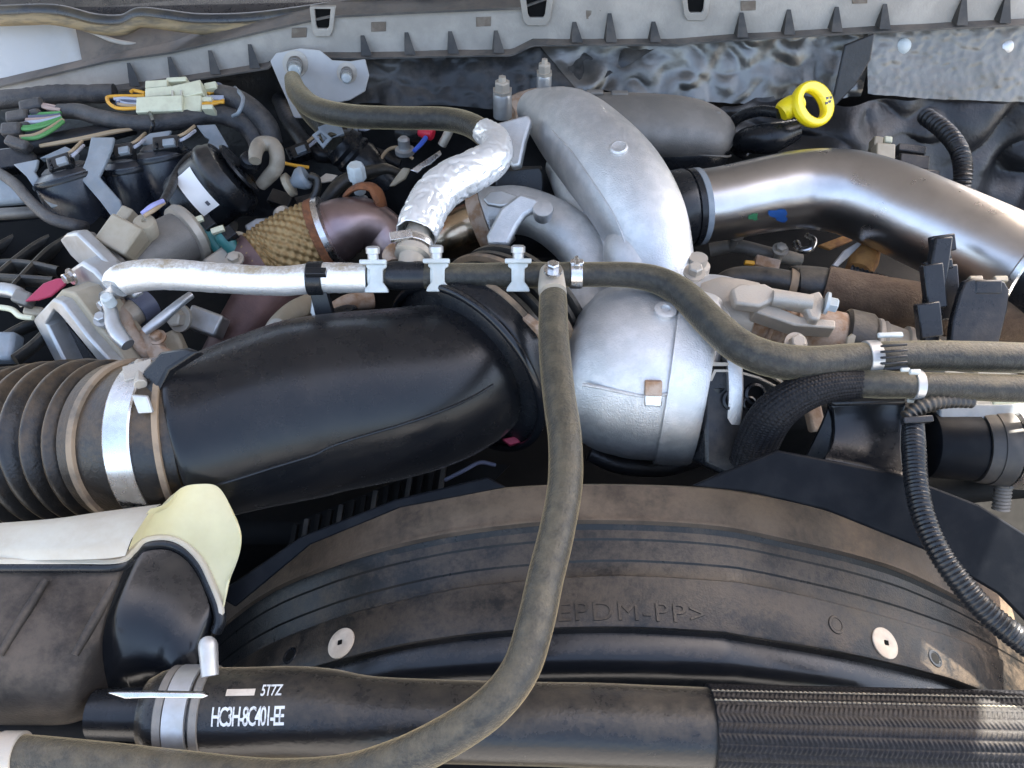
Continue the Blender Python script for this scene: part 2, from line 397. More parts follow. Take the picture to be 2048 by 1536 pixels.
# open bonnet, hinged at the cowl and leaning over the bay
t = thing('bonnet', 'raised vehicle bonnet leaning over the engine bay from the cowl', 'bonnet', Vector((0, 1.36, .2)))
h0, h1 = Vector((0, 1.40, .22)), Vector((0, .42, 1.18))
nrm = (h1 - h0).cross(Vector((1, 0, 0))).normalized()
b = B(); b.prism([h0 + Vector((-.92, 0, 0)), h0 + Vector((.90, 0, 0)), h1 + Vector((.60, 0, 0)), h1 + Vector((-.88, 0, 0))], nrm * .03)
build(b, 'outer_skin', 'bonnet_liner', t, bevel=.004)
b = B(); b.prism([Vector((-.95, .235, -.36)), Vector((.95, .235, -.36)), Vector((.95, .235, -.075)), Vector((-.95, .235, -.075))], Vector((0, .05, 0)))  # plain radiator panel added to block light entering low from the front
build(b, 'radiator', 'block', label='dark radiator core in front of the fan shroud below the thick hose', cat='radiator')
# engine block and valve covers: what fills the depth below the pipework
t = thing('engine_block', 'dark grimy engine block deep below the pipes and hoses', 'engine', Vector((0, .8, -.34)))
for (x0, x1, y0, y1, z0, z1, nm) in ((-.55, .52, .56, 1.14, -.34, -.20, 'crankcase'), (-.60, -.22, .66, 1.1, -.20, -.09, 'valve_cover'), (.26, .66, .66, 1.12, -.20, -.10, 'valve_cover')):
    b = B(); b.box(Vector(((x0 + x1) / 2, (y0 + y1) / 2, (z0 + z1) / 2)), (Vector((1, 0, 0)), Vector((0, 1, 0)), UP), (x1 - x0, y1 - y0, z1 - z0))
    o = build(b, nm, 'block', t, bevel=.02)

# ================================================================== COWL
t = thing('cowl', 'long dusty grey plastic cowl panel with ribbed lower edge along the firewall', 'cowl', Y(1024, 100, 1.24))
CY = 1.215
topL = [(-60, 186), (0, 174), (219, 123), (342, 106), (581, 51), (660, 34), (860, 24), (1040, 17), (1110, -8), (1400, -14), (2110, -40)]
botL = [(-60, 205), (0, 198), (205, 172), (287, 163), (424, 142), (540, 124), (560, 104), (735, 104), (900, 100), (1025, 98), (1065, 78), (1340, 77), (1500, 66), (1780, 50), (2110, 34)]
def strip(top, bot, y0, y1, nu, th=.0): return sheet(top, bot, nu, 6, .0018, 14, y=(y0, y1), amp2=.0008, fr2=60)
build(strip(topL, botL, CY, CY - .006, 160), 'face', 'cowl_grey', t)
# lower ledge sticking forward
def yline(P, x):
    for a, c in zip(P, P[1:]):
        if x <= c[0]: break
    return a[1] + (c[1] - a[1]) * (x - a[0]) / (c[0] - a[0])
b = B(); rows = [[], [], [], []]
for x in range(-60, 2111, 10):
    p = Y(x, yline(botL, x), CY - .006)
    rows[0].append(p); rows[1].append(p + Vector((0, -.016, -.002))); rows[2].append(p + Vector((0, -.016, -.0045))); rows[3].append(p + Vector((0, .004, -.0045)))
b.grid(rows); build(b, 'lower_ledge', 'cowl_dark', t)
b = B(); rows = [[], [], [], []]
for x in range(-60, 2111, 10):
    p = Y(x, yline(topL, x), CY)
    rows[0].append(p + Vector((0, .0, -.001))); rows[1].append(p + Vector((0, -.007, .001))); rows[2].append(p + Vector((0, -.007, .004))); rows[3].append(p + Vector((0, .05, .006)))
b.grid(rows); build(b, 'upper_edge', 'cowl_dark', t)
ribs = [(270, 1), (350, 1), (430, 1), (508, 1), (622, .0), (729, .8), (816, .9), (902, .9), (992, .9), (1147, .8), (1215, 1.2), (1303, .8), (1475, 1), (1568, 1), (1662, 1), (1757, 1), (1910, 1.2), (1995, 1.2)]
for x, k in ribs:
    if not k: continue
    p = Y(x, yline(botL, x) - 1, CY - .006); h = .030 * k; w = .011
    b = B(); e = Vector((w / 2, 0, 0))
    b.v = [tuple(q) for q in (p - e, p + e, p + e * 2.4 + Vector((0, -.015, 0)), p - e * .6 + Vector((0, -.015, 0)), p + Vector((0, 0, h)) + e * .5, p + Vector((0, 0, h)) - e * .5)]
    for f in ((0, 3, 2, 1), (3, 5, 4, 2), (0, 5, 3), (1, 2, 4), (0, 1, 4, 5)): b.quad(f)
    build(b, 'rib', 'rib_dark', t)  # dark colour stands for the shaded side of the cowl rib
for x, y0, w in ((645, 36, 26), (1073, 14, 34), (1392, 4, 30), (-20, 60, 30)):
    if x < 0: continue
    o = Y(x, y0, CY - .008); n = FRONT
    out = [pl(x + a * w, y0 + c, o, n) for a, c in ((-1, -22), (1, -22), (.8, 26), (.55, 38), (-.55, 38), (-.8, 26))]
    inn = [pl(x + a * w, y0 + c, o, n) for a, c in ((-.62, -18), (.62, -18), (.5, 16), (.4, 22), (-.4, 22), (-.5, 16))]
    b = B(); b.ringplate(out, inn, Vector((0, .007, 0))); c = build(b, 'clip_bracket', 'cowl_grey', t, bevel=.001)
    b = B(); b.prism([q + Vector((0, .0045, 0)) for q in inn], Vector((0, .002, 0))); build(b, 'clip_opening', 'void', c)
for x, y0 in ((757, 54), (967, 44), (1187, 30), (1497, 12), (598, 66), (1720, -2)):
    o = Y(x, y0, CY - .004)
    b = B(); b.prism([pl(x + a, y0 + c, o, FRONT) for a, c in ((-15, -9), (15, -10), (15, 9), (-15, 10))], Vector((0, .003, 0)))
    build(b, 'slot_cap', 'slot_brown', t, bevel=.0006)
# left wing of the cowl
t = thing('cowl_wing', 'pale grey smooth cowl wing below the bonnet seal, beside the dipped brown cover', 'cowl', Y(80, 150, 1.26))
b = sheet([(-60, 40), (40, 44), (140, 50), (158, 62)], [(-60, 178), (0, 168), (158, 124), (172, 122)], 30, 14, .003, 8, y=(1.285, 1.235)); build(b, 'face', 'cowl_light', t)
t = thing('cowl_cover', 'dusty brown dipped cowl cover curving below the bonnet seal', 'cowl', Y(330, 90, 1.27))
b = sheet([(150, 52), (240, 44), (400, 50), (520, 44), (640, 26), (690, 16)], [(165, 124), (225, 118), (345, 103), (470, 80), (600, 46), (690, 28)], 50, 14, .004, 7, y=(1.29, 1.225)); build(b, 'face', 'cowl_dark', t)
b = B(); b.tube([[*Y(x, y, 1.25), .0035] for x, y in ((120, 44), (180, 62), (230, 82), (300, 92), (370, 93), (440, 82), (520, 62), (600, 42), (680, 27), (760, 20))], seg=10); build(b, 'rim', 'cowl_grey', t)
# bonnet seal
t = thing('bonnet_seal', 'long dusty rubber bonnet seal curving along the top of the cowl', 'seal', Y(400, 60, 1.27))
SP = [(-80, 26), (0, 24), (110, 22), (190, 40), (245, 42), (280, 28), (330, 32), (400, 40), (500, 38), (600, 26), (700, 12), (820, 2), (1000, -6), (1300, -22), (1700, -30), (2150, -50)]
b = B(); b.tube([[*Y(x, y, 1.262), .0095] for x, y in SP], seg=16, flat=(1, 1.2)); build(b, 'bulb', 'seal_rubber', t)
b = B(); b.tube([[*Y(x, y + 17, 1.250), .0075] for x, y in SP], seg=12, flat=(1.1, 1), mod=lambda d, a: 1 + .12 * noise.noise(Vector((d * 30, a, 0)))); build(b, 'lip', 'seal_dusty', t)
b = B(); b.prism([Y(-100, 40, 1.33), Y(2200, 10, 1.33), Y(2200, -160, 1.5), Y(-100, -160, 1.5)], Vector((0, .01, -.01)))
build(b, 'scuttle', 'clean_black', label='dark scuttle shelf behind the bonnet seal', cat='scuttle')

# ================================================================== FIREWALL COVERINGS
b = sheet([(640, 106), (900, 104), (1060, 84), (1180, 80), (1340, 80)], [(640, 205), (800, 210), (980, 214), (1080, 196), (1150, 192)], 110, 46, .012, 16, y=(1.23, 1.18), amp2=.003, fr2=55, seed=3)
build(b, 'insulation_blanket', 'insulation', label='crumpled grey black insulation sheet on the firewall behind the heater hose', cat='insulation')
b = sheet([(1070, 82), (1340, 80), (1500, 70), (1760, 54)], [(1150, 170), (1350, 200), (1500, 205), (1720, 190)], 120, 46, .014, 14, y=(1.226, 1.19), amp2=.007, fr2=34, seed=9)
build(b, 'foil_blanket', 'heat_foil', label='wrinkled dark foil blanket on the firewall left of the yellow dipstick ring', cat='insulation')
b = sheet([(1735, 54), (2120, 36)], [(1735, 186), (1850, 196), (2120, 205)], 110, 60, .007, 9, y=(1.216, 1.17), amp2=.0022, fr2=110, seed=21)
hs = build(b, 'heat_shield', 'shield_foil', label='smooth embossed silver heat shield on the firewall at the far right', cat='heat shield')
for x, y in ((1806, 92), (2012, 94)):
    p = Y(x, y, 1.205); b = B(); b.lathe(p, Vector((0, -1, .3)), [(0, .011), (.003, .011), (.006, .008), (.007, .003)], 20); build(b, 'stud_cap', 'nylon_white' if x < 1900 else 'zinc', hs)
b = sheet([(1430, 195), (1600, 190), (1750, 186), (1900, 190), (2120, 200)], [(1430, 300), (1560, 320), (1750, 330), (1900, 420), (2120, 520)], 120, 60, .05, 7, y=(1.19, 1.10), amp2=.012, fr2=22, seed=5)
build(b, 'firewall_cloth', 'dark_cloth', label='black quilted cloth hanging in folds behind the steel charge pipe', cat='insulation')
b = B(); b.plate([(1690, 90), (1750, 66), (1742, 120), (1712, 170), (1650, 235), (1630, 250), (1668, 190)], .12, (0, -.9, .3), .006)
build(b, 'cable_sleeve', 'dark_cloth', label='flat black cable sleeve running down the firewall beside the heat shield', cat='sleeve', bevel=.002)

# ================================================================== HEATER HOSE BRACKET AND UPPER HOSE
HB = Z(640, 150, .10); hn = Vector((0, -.85, .52)).normalized()
t = thing('hose_bracket', 'pale grey steel bracket plate carrying two spring fittings under the cowl', 'bracket', (640, 190, .06))
b = B(); b.prism([pl(x, y, HB, hn) for x, y in ((540, 122), (552, 106), (600, 96), (640, 100), (664, 120), (700, 122), (730, 118), (738, 150), (730, 182), (700, 200), (660, 208), (606, 236), (588, 236), (574, 200), (556, 160))], -hn * .004)
build(b, 'plate', 'cowl_light', t, bevel=.001)
for x, y, k in ((591, 128, 1), (694, 146, .8)):
    p = pl(x, y, HB, hn); ax = (Z(x - 4, y + 34, .13) - p).normalized(); r = .0125 * k
    b = B(); b.lathe(p, hn, [(0, r * 1.5), (.002, r * 1.5), (.002, r)], 24); s_ = build(b, 'fitting', 'cast_dusty', t)
    b = B(); b.lathe(p + hn * .002, ax, [(0, r * .9), (.006, r * .9), (.007, r * .7), (.010, r * .7), (.011, r * .95), (.016, r * .95), (.017, r * .7), (.020, r * .7), (.021, r * .9), (.026, r * .9), (.027, r * .6), (.034, r * .6)], 24)
    build(b, 'spring_collar', 'dull_cast', s_)
    b = B(); b.lathe(p + ax * .028, ax, [(0, r * .6), (.003, r * .75), (.014, r * .7), (.016, r * .5)], 20); build(b, 'nozzle', 'nylon_white', s_)
t = thing('heater_hose', 'olive black heater hose from the grey bracket plate into a white foil sleeve', 'hose', (760, 230, .12))
UH = pz([(585, 158, .12, 16), (596, 186, .125, 21), (630, 216, .13, 23), (700, 232, .14, 23), (800, 236, .15, 22.5), (890, 238, .155, 23), (945, 252, .16, 24), (985, 284, .16, 25), (985, 300, .16, 24)])
b = B(); b.tube(UH, seg=28); build(b, 'hose', 'hose_rubber', t)
FS = pz([(968, 262, .165, 26), (992, 285, .165, 31), (985, 318, .165, 37), (940, 345, .163, 42), (890, 372, .16, 44), (862, 404, .155, 44), (843, 440, .15, 44), (832, 470, .145, 42)])
b = B(); b.tube(FS, seg=64, n=20, cap=False, mod=lambda d, a: 1 + .05 * noise.noise(Vector((d * 40, math.cos(a) * 1.5, math.sin(a) * 1.5))) - .07 * max(0, .22 - abs(noise.noise(Vector((d * 75, math.cos(a) * 2.2, math.sin(a) * 2.2))))) / .22 - .02 * abs(noise.noise(Vector((d * 200, math.cos(a) * 4, math.sin(a) * 4)))))
fo = build(b, 'foil_sleeve', 'foil', t); sm = fo.modifiers.new('s', 'SOLIDIFY'); sm.thickness = .0012
b = B(); b.tube(pz([(850, 430, .148, 22), (835, 468, .143, 25), (826, 500, .137, 25)]), seg=20); build(b, 'inner_hose', 'cast_dusty', t)
b = B(); b.tube(pz([(602, 196, .09, 19), (620, 225, .09, 19), (650, 258, .09, 19), (668, 285, .085, 18)]), seg=20)
build(b, 'lower_heater_hose', 'hose_rubber', label='short dusty hose below the bracket leading to a black quick connector', cat='hose')
t = thing('quick_connector', 'black ribbed hose connector with a grey square locking tab', 'connector', (700, 310, .04))
a0, a1 = Z(655, 262, .085), Z(745, 345, .03); ax = a1 - a0; m_ = mpp(a0)
b = B(); b.lathe(a0, ax, [(0, 22 * m_), (.015, 24 * m_), (.022, 38 * m_), (.03, 40 * m_), (.034, 44 * m_), (.04, 40 * m_), (.045, 44 * m_), (.05, 40 * m_), (.055, 43 * m_), (.075, 40 * m_), (.11, 30 * m_)], 32); build(b, 'barrel', 'clean_black', t)
b = B(); b.bx(662, 260, .10, 44, 32, 10, 24, (.1, -.6, .8)); build(b, 'lock_tab', 'zip_grey', t, bevel=.001)
b = B(); o = Z(640, 275, .10); nn = Vector((.1, -.6, .8)).normalized()
b.ringplate([pl(x, y, o, nn) for x, y in ((624, 270), (640, 258), (664, 276), (646, 296))], [pl(x, y, o, nn) for x, y in ((633, 271), (641, 265), (655, 276), (645, 287))], -nn * .003); build(b, 'lock_loop', 'zip_grey', t)

# ================================================================== HEATER HOSE ASSEMBLY ACROSS THE FRONT
t = thing('heater_hose', 'long heater hose crossing the engine with white clamps, silver sleeve and tee', 'hose', (900, 552, .12))
b = B(); b.tube(pz([(232, 575, .112, 25), (240, 562, .115, 31), (275, 552, .12, 32), (340, 549, .125, 31), (450, 557, .128, 30), (560, 562, .13, 29.5), (640, 556, .13, 31), (735, 556, .13, 29)]), seg=32, n=14, mod=lambda d, a: 1 + .03 * noise.noise(Vector((d * 35, a, 3))) + .015 * math.sin(d * 2400) * math.sin(a * 22))
build(b, 'braided_sleeve', 'foil_braid', t)
b = B(); b.tube(pz([(205, 596, .08, 12), (222, 588, .10, 13), (240, 575, .11, 20)]), seg=16); build(b, 'sleeve_tail', 'zinc', t)
def hmod(d, a): return 1 + .02 * noise.noise(Vector((d * 25, math.cos(a), math.sin(a))))
b = B(); b.tube(pz([(725, 552, .13, 25), (800, 552, .13, 25), (860, 552, .13, 26), (960, 552, .13, 26), (1060, 550, .13, 26), (1100, 550, .13, 25)]), seg=28, mod=hmod); build(b, 'hose', 'hose_rubber', t)
b = B(); b.tube(pz([(775, 551, .13, 27), (790, 551, .13, 29), (838, 551, .13, 29), (850, 551, .13, 27)]), seg=28, n=3); build(b, 'tee_fitting', 'clean_black', t)
RH = [(1100, 550, .13, 25), (1180, 549, .13, 25), (1260, 550, .13, 26), (1320, 562, .13, 28), (1370, 592, .128, 31), (1420, 642, .124, 33), (1475, 690, .12, 35), (1540, 718, .118, 36), (1620, 726, .118, 34), (1720, 716, .12, 31), (1820, 711, .12, 30), (1940, 713, .12, 31), (2110, 719, .12, 31), (2330, 735, .11, 32)]
b = B(); b.tube(pz(RH), seg=30, mod=hmod); build(b, 'right_hose', 'hose_rubber', t)
VH = [(1104, 560, .135, 24), (1106, 600, .135, 28), (1108, 690, .128, 31), (1118, 790, .122, 33), (1130, 880, .118, 34), (1130, 970, .112, 35), (1112, 1070, .104, 36), (1090, 1160, .096, 37), (1070, 1250, .088, 38), (1040, 1340, .078, 39), (985, 1410, .068, 40), (900, 1470, .054, 41), (800, 1520, .036, 42), (690, 1552, .02, 41), (540, 1560, .005, 40), (380, 1545, .0, 39), (200, 1525, .0, 39), (40, 1510, .0, 39), (-90, 1500, .0, 39)]
b = B(); b.tube(pz(VH), seg=32, n=10, mod=hmod); build(b, 'front_hose', 'hose_rubber', t)
b = B(); b.tube(pz([(1103, 545, .14, 24), (1104, 575, .14, 28), (1106, 588, .14, 28)]), seg=24); build(b, 'tee_collar', 'cast_dusty', t)
b = B(); p = Z(1106, 542, .158); b.bolt(p, Vector((0, -.1, 1)), .006, .010); build(b, 'clamp_screw', 'steel_bright', t)
# white nylon clamps with screw heads
for x, y in ((752, 553), (876, 551), (1036, 551)):
    c = Z(x, y, .13); m_ = mpp(c); r = 28 * m_; ax = frame((0, -.75, .66), 0)
    p = bpy.data.objects.new('nylon_clamp', None); reg(p, t, c)
    b = B(); b.lathe(c - Vector((13 * m_, 0, 0)), Vector((1, 0, 0)), [(0, r * 1.0), (.001, r * 1.08), (25 * m_, r * 1.08), (26 * m_, r)], 32); build(b, 'strap', 'nylon_white', p)
    o = c + Vector((0, -.75, .66)) * r * 1.14; n = Vector((0, -.75, .66)).normalized()
    b = B(); b.prism([pl(x + a, y + d, o, n) for a, d in ((-20, -26), (20, -26), (20, -18), (13, -14), (13, 12), (22, 24), (24, 32), (-24, 32), (-22, 24), (-13, 12), (-13, -14), (-20, -18))], -n * .008); build(b, 'body', 'nylon_white', p, bevel=.0012)
    b = B(); q = o + Vector((0, 0, 0)) + UPV * 26 * m_; b.box(q, ax, (52 * m_, 9 * m_, .010)); build(b, 'flange', 'nylon_white', p, bevel=.001)
    q = o + UPV * 30 * m_; b = B(); b.lathe(q, UPV * .8 + UP * .4, [(0, 11 * m_), (12 * m_, 11 * m_), (13 * m_, 14 * m_), (24 * m_, 14 * m_), (27 * m_, 10 * m_)], 16); build(b, 'screw_head', 'zinc', p)
# metal clamps on the hose
def worm(parent, x, y, z, r, w, m='zinc', scr=True, tilt=0, ax=Vector((1, 0, 0))):
    c = Z(x, y, z); m_ = mpp(c); ax = ax.normalized()
    b = B(); b.lathe(c - ax * w * m_ / 2, ax, [(0, r * m_), (.0005, r * 1.05 * m_), (w * m_ - .0005, r * 1.05 * m_), (w * m_, r * m_)], 36); o = build(b, 'clamp_band', m, parent)
    if scr:
        q = c + UP * r * 1.1 * m_; b = B(); b.box(q, frame((0, -.2, 1)), (w * 1.1 * m_, 12 * m_, 8 * m_)); b.lathe(q + Vector((0, -.008, 0)), Vector((0, 1, 0)), [(0, 6 * m_), (.016, 6 * m_)], 12)
        build(b, 'clamp_screw', 'steel_bright', o, bevel=.0006)
worm(t, 1152, 549, .13, 27, 24, 'steel_bright')
worm(t, 1742, 714, .12, 32, 26, 'zinc', False, ax=axd((1720, 716, .12), (1800, 711, .12)))
b = B()
for k in range(4): b.bx(1790, 690 + k * 12, .142 - k * .003, 52, 5, 10, 4, (0, -.6 - .1 * k, .7))
b.bx(1790, 716, .125, 50, 48, 40, 4, (0, -.6, .7)); build(b, 'ribbed_clip', 'clean_black', t, bevel=.0008)
b = B(); b.bx(1782, 668, .14, 50, 10, 8, 2, (0, -.3, .95)); build(b, 'clip_tab', 'nylon_white', t, bevel=.0008)  # white colour stands for sun falling on this tab
# black strap on the silver sleeve
b = B(); c = Z(632, 557, .13); m_ = mpp(c)
b.lathe(c - Vector((16 * m_, 0, 0)), Vector((1, 0, 0)), [(0, 32 * m_), (.001, 34 * m_), (31 * m_, 34 * m_), (32 * m_, 32 * m_)], 32)
b.bx(630, 541, .163, 42, 16, 14, 0, (0, -.3, .95)); b.prism([pl(x, y, Z(640, 600, .115), Vector((0, -.9, .4)).normalized()) for x, y in ((616, 570), (648, 570), (668, 640), (634, 648))], Vector((0, .01, 0)))
build(b, 'sleeve_strap', 'clean_black', t, bevel=.001)

# ================================================================== FAN SHROUD
SX = .1035
LN = {
 'back': (.466, [(250, 1400), (450, 1187), (600, 1090), (800, 1010), (1000, 976), (1240, 968), (1500, 985), (1750, 1050), (1900, 1120), (2048, 1210), (2250, 1370)]),
 'ridge': (.424, [(300, 1400), (480, 1225), (650, 1136), (857, 1078), (1064, 1049), (1240, 1044), (1440, 1056), (1583, 1084), (1727, 1118), (1847, 1162), (2038, 1270), (2250, 1430)]),
 'third': (.380, [(350, 1420), (500, 1310), (650, 1244), (782, 1206), (915, 1177), (1043, 1162), (1240, 1151), (1437, 1161), (1511, 1170), (1665, 1205), (1847, 1256), (1990, 1312), (2250, 1460)]),
 'lip': (.337, [(350, 1450), (500, 1376), (650, 1326), (816, 1285), (1010, 1260), (1240, 1252), (1437, 1262), (1487, 1270), (1679, 1302), (1847, 1341), (1966, 1380), (2250, 1500)])}
def line_z(nm):
    y, P = LN[nm]; W = [Y(a, c, y) for a, c in P]; W = catmull([[w.x, w.z] for w in W], 8)
    def f(x):
        for a, c in zip(W, W[1:]):
            if x <= c[0]: break
        return a[1] + (c[1] - a[1]) * (x - a[0]) / (c[0] - a[0])
    return y, f
LZ = {k: line_z(k) for k in LN}
t = thing('fan_shroud', 'wide dusty black arched radiator fan shroud with two white push pins', 'fan shroud', Vector((SX, .40, -.30)))
def arc(name, prof, m, x0=-.33, x1=.55, nx=120, amp=.0006):
    """prof rows: (line A, line B, fraction, y offset, z offset)"""
    b = B(); rows = []
    for A, C, f, dy, dz in prof:
        (ya, fa), (yc, fc) = LZ[A], LZ[C]; row = []
        for i in range(nx + 1):
            x = x0 + (x1 - x0) * i / nx; p = Vector((x, ya + (yc - ya) * f + dy, fa(x) + (fc(x) - fa(x)) * f + dz))
            p.z += amp * noise.noise(p * 12); row.append(p)
        rows.append(row)
    b.grid(rows, uvs=lambda i, j: (j / nx, i / len(prof))); return build(b, name, m, t, auto=R(25))
arc('outer_band', [('back', 'ridge', 0, .012, -.07), ('back', 'ridge', 0, .006, -.008), ('back', 'ridge', .04, 0, 0), ('back', 'ridge', .5, 0, .001), ('back', 'ridge', .90, 0, .0), ('back', 'ridge', .93, 0, .0022), ('back', 'ridge', .99, 0, .0022), ('back', 'ridge', 1, -.001, -.002)], 'shroud_dusty')
arc('middle_band', [('ridge', 'third', .02, 0, -.002), ('ridge', 'third', .10, 0, -.0045), ('ridge', 'third', .26, 0, -.004), ('ridge', 'third', .29, 0, -.0052), ('ridge', 'third', .66, 0, -.004), ('ridge', 'third', .69, 0, -.0052), ('ridge', 'third', .95, 0, -.004), ('ridge', 'third', 1, 0, -.0028)], 'shroud')
lb = arc('lower_band', [('third', 'lip', 0, .0002, -.003), ('third', 'lip', .0, 0, .0), ('third', 'lip', .02, 0, .0008), ('third', 'lip', .5, 0, .0005), ('third', 'lip', .95, 0, .0005), ('third', 'lip', 1, 0, -.0005), ('third', 'lip', 1, -.0008, -.0025), ('third', 'lip', 1, .0005, -.014)], 'shroud')
arc('inner_ring', [('third', 'lip', 1, .0005, -.013), ('third', 'lip', 1, -.007, -.0145), ('third', 'lip', 1, -.016, -.017), ('third', 'lip', 1, -.024, -.023), ('third', 'lip', 1, -.030, -.034), ('third', 'lip', 1, -.032, -.055), ('third', 'lip', 1, -.030, -.10), ('third', 'lip', 1, -.02, -.2)], 'shroud_clean')
def on_band(x, f, up=.0006):
    (ya, fa), (yc, fc) = LZ['third'], LZ['lip']
    return Vector((x, ya + (yc - ya) * f, fa(x) + (fc(x) - fa(x)) * f + .0006 + up))
def band_from_px(px, py):
    best = None
    for i in range(60):
        f = i / 59; p = Y(px, py, LZ['third'][0] + (LZ['lip'][0] - LZ['third'][0]) * f); q = on_band(p.x, f, 0); e = abs(p.z - q.z)
        if best is None or e < best[0]: best = (e, p.x, f)
    return best[1], best[2]
x0, f0 = band_from_px(1112, 1242); dx = .34
txt_mesh('EPDM-PP>', .0225, lambda v: on_band(x0 + v.x * 1.18, .90 - v.y / .0425, .0002 + (v.z + .0004) * 1.0), 'moulded_lettering', 'shroud', lb, track=1.12)
for px, py in ((683, 1287), (1769, 1287)):
    x, f = band_from_px(px, py); p = on_band(x, f, .0); e = on_band(x + .01, f, 0) - p; g = on_band(x, f - .1, 0) - p; n = e.cross(g).normalized(); n = n if n.z > 0 else -n
    b = B(); b.lathe(p, n, [(0, .0145), (.0012, .0143), (.0024, .012), (.0027, .004), (.0017, .0026)], 32); o = build(b, 'push_pin', 'pin_white', t)
    b = B(); b.box(p + n * .0024, (e.normalized(), n.cross(e.normalized()), n), (.004, .004, .0012)); build(b, 'pin_socket', 'void', o)
for px, py in ((580, 1312), (1870, 1317), (1672, 1250)):
    x, f = band_from_px(px, py); p = on_band(x, f, .0); e = on_band(x + .01, f, 0) - p; g = on_band(x, f - .1, 0) - p; n = e.cross(g).normalized(); n = n if n.z > 0 else -n
    b = B(); b.lathe(p, n, [(.0, .0085), (.0008, .008), (.0009, .0062), (.0004, .006)], 24); o = build(b, 'pin_hole', 'clean_black' if px != 1672 else 'shroud', t)
    b = B(); b.lathe(p, n, [(.0002, .0055), (.0006, .0050)], 20); build(b, 'hole_recess', 'void' if px != 1672 else 'shroud', o)
# black upper shield behind the shroud
b = B(); b.plate([(1385, 972), (1470, 935), (1556, 900), (1800, 948), (1960, 1010), (2110, 1105), (2110, 1300), (2000, 1190), (1850, 1100), (1650, 1020), (1500, 985)], .035, (0, -.70, .71), .006)
build(b, 'shroud_shield', 'shield_black', label='smooth black angular shield plate rising behind the right of the fan shroud', cat='shield', bevel=.002)
b = B(); b.plate([(430, 1190), (600, 1075), (790, 1000), (975, 955), (1012, 975), (800, 1016), (620, 1090), (470, 1215)], .022, (0, -.70, .71), .006)
build(b, 'shroud_shield', 'shield_black', label='narrow black shield strip behind the left of the fan shroud', cat='shield', bevel=.0015)
# fins of the radiator core seen between duct and shroud
t = thing('cooler_core', 'dark finned cooler core in the gap under the black intake duct', 'cooler', (740, 1010, -.14))
b = B(); b.plate([(560, 1120), (600, 1040), (900, 920), (1020, 930), (960, 990), (700, 1040)], -.16, (0, -.6, .8), .01); build(b, 'core', 'block', t)
for k in range(14):
    x = 585 + k * 23; y = 1078 - k * 9.5
    b = B(); b.bx(x, y, -.12, 9, 60, 20, -8, (0, -.6, .8)); build(b, 'fin', 'rib_dark' if k % 3 == 1 else 'block', t)

# ================================================================== RADIATOR HOSE
t = thing('radiator_hose', 'thick dusty black radiator hose with printed part number and spring clamp', 'hose', (800, 1450, -.06))
RP = pz([(300, 1428, -.02, 70), (330, 1428, -.02, 84), (380, 1426, -.02, 86), (470, 1426, -.02, 87), (570, 1424, -.02, 87), (650, 1428, -.02, 86), (730, 1436, -.02, 80), (850, 1441, -.02, 78), (1050, 1446, -.02, 78), (1250, 1452, -.02, 79), (1440, 1460, -.02, 79), (1500, 1462, -.02, 78)])
b = B(); RS = b.tube(RP, seg=48, n=10, mod=lambda d, a: 1 + .012 * noise.noise(Vector((d * 20, math.cos(a), math.sin(a))))); rh = build(b, 'hose', 'rad_hose', t)
def on_hose(P0, P1, s, ang, up):
    a = Vector(P0[:3]); d = (Vector(P1[:3]) - a).normalized(); u = UP - d * UP.z * d.z; u = (UP - d * d.dot(UP)).normalized(); w = d.cross(u)
    if w.y > 0: w = -w
    rr = P0[3] + (P1[3] - P0[3]) * min(1, max(0, s / (Vector(P1[:3]) - a).length)) + up
    return a + d * s + (u * math.cos(ang) + w * math.sin(ang)) * rr
A_, B_ = RP[3], RP[4]
m_ = mpp(Vector(A_[:3]))
for s_, x, ang, sz, tr in (('HC3H-8C401-EE', 452, 38, 46, .80), ('5T7Z', 540, 3, 30, .95)):
    off = (x - 470) * m_; kx = .52 if len(s_) > 6 else .62
    txt_mesh(s_, sz * m_, lambda v: on_hose(A_, B_, off + v.x * kx, R(ang) - v.y / (87 * m_) * 1.05, .0003 + v.z), 'printed_lettering', 'print_white', rh, extrude=.0002, track=tr, bold=.012)
b = B(); rows = []
for i in range(5):
    rows.append([on_hose(A_, B_, (474 - 470 + 55 * j / 4) * m_, R(-6 + i * 2.2), .0005) for j in range(5)])
b.grid(rows); build(b, 'printed_bar', 'pin_white', rh)
worm(t, 382, 1426, -.02, 88, 44, 'zinc', False)
b = B(); c = Z(415, 1426, -.02); m2 = mpp(c)
for dx in (-48, 20):
    q = Z(398 + dx, 1426, -.02); b.lathe(q - Vector((9 * m2, 0, 0)), Vector((1, 0, 0)), [(0, 88 * m2), (.001, 91 * m2), (17 * m2, 91 * m2), (18 * m2, 88 * m2)], 40)
build(b, 'spring_clamp', 'dull_cast', t)
T1('clamp_tab', 'zinc', [(420, 1352, .045, 17), (418, 1320, .05, 18), (416, 1292, .055, 19), (416, 1286, .055, 16)], t, seg=18)
b = B(); b.plate([(214, 1386), (300, 1384), (404, 1386), (416, 1392), (404, 1397), (300, 1396), (250, 1398)], .045, (0, -.6, .8), .006); build(b, 'clamp_lever', 'steel_bright', t, bevel=.0008)
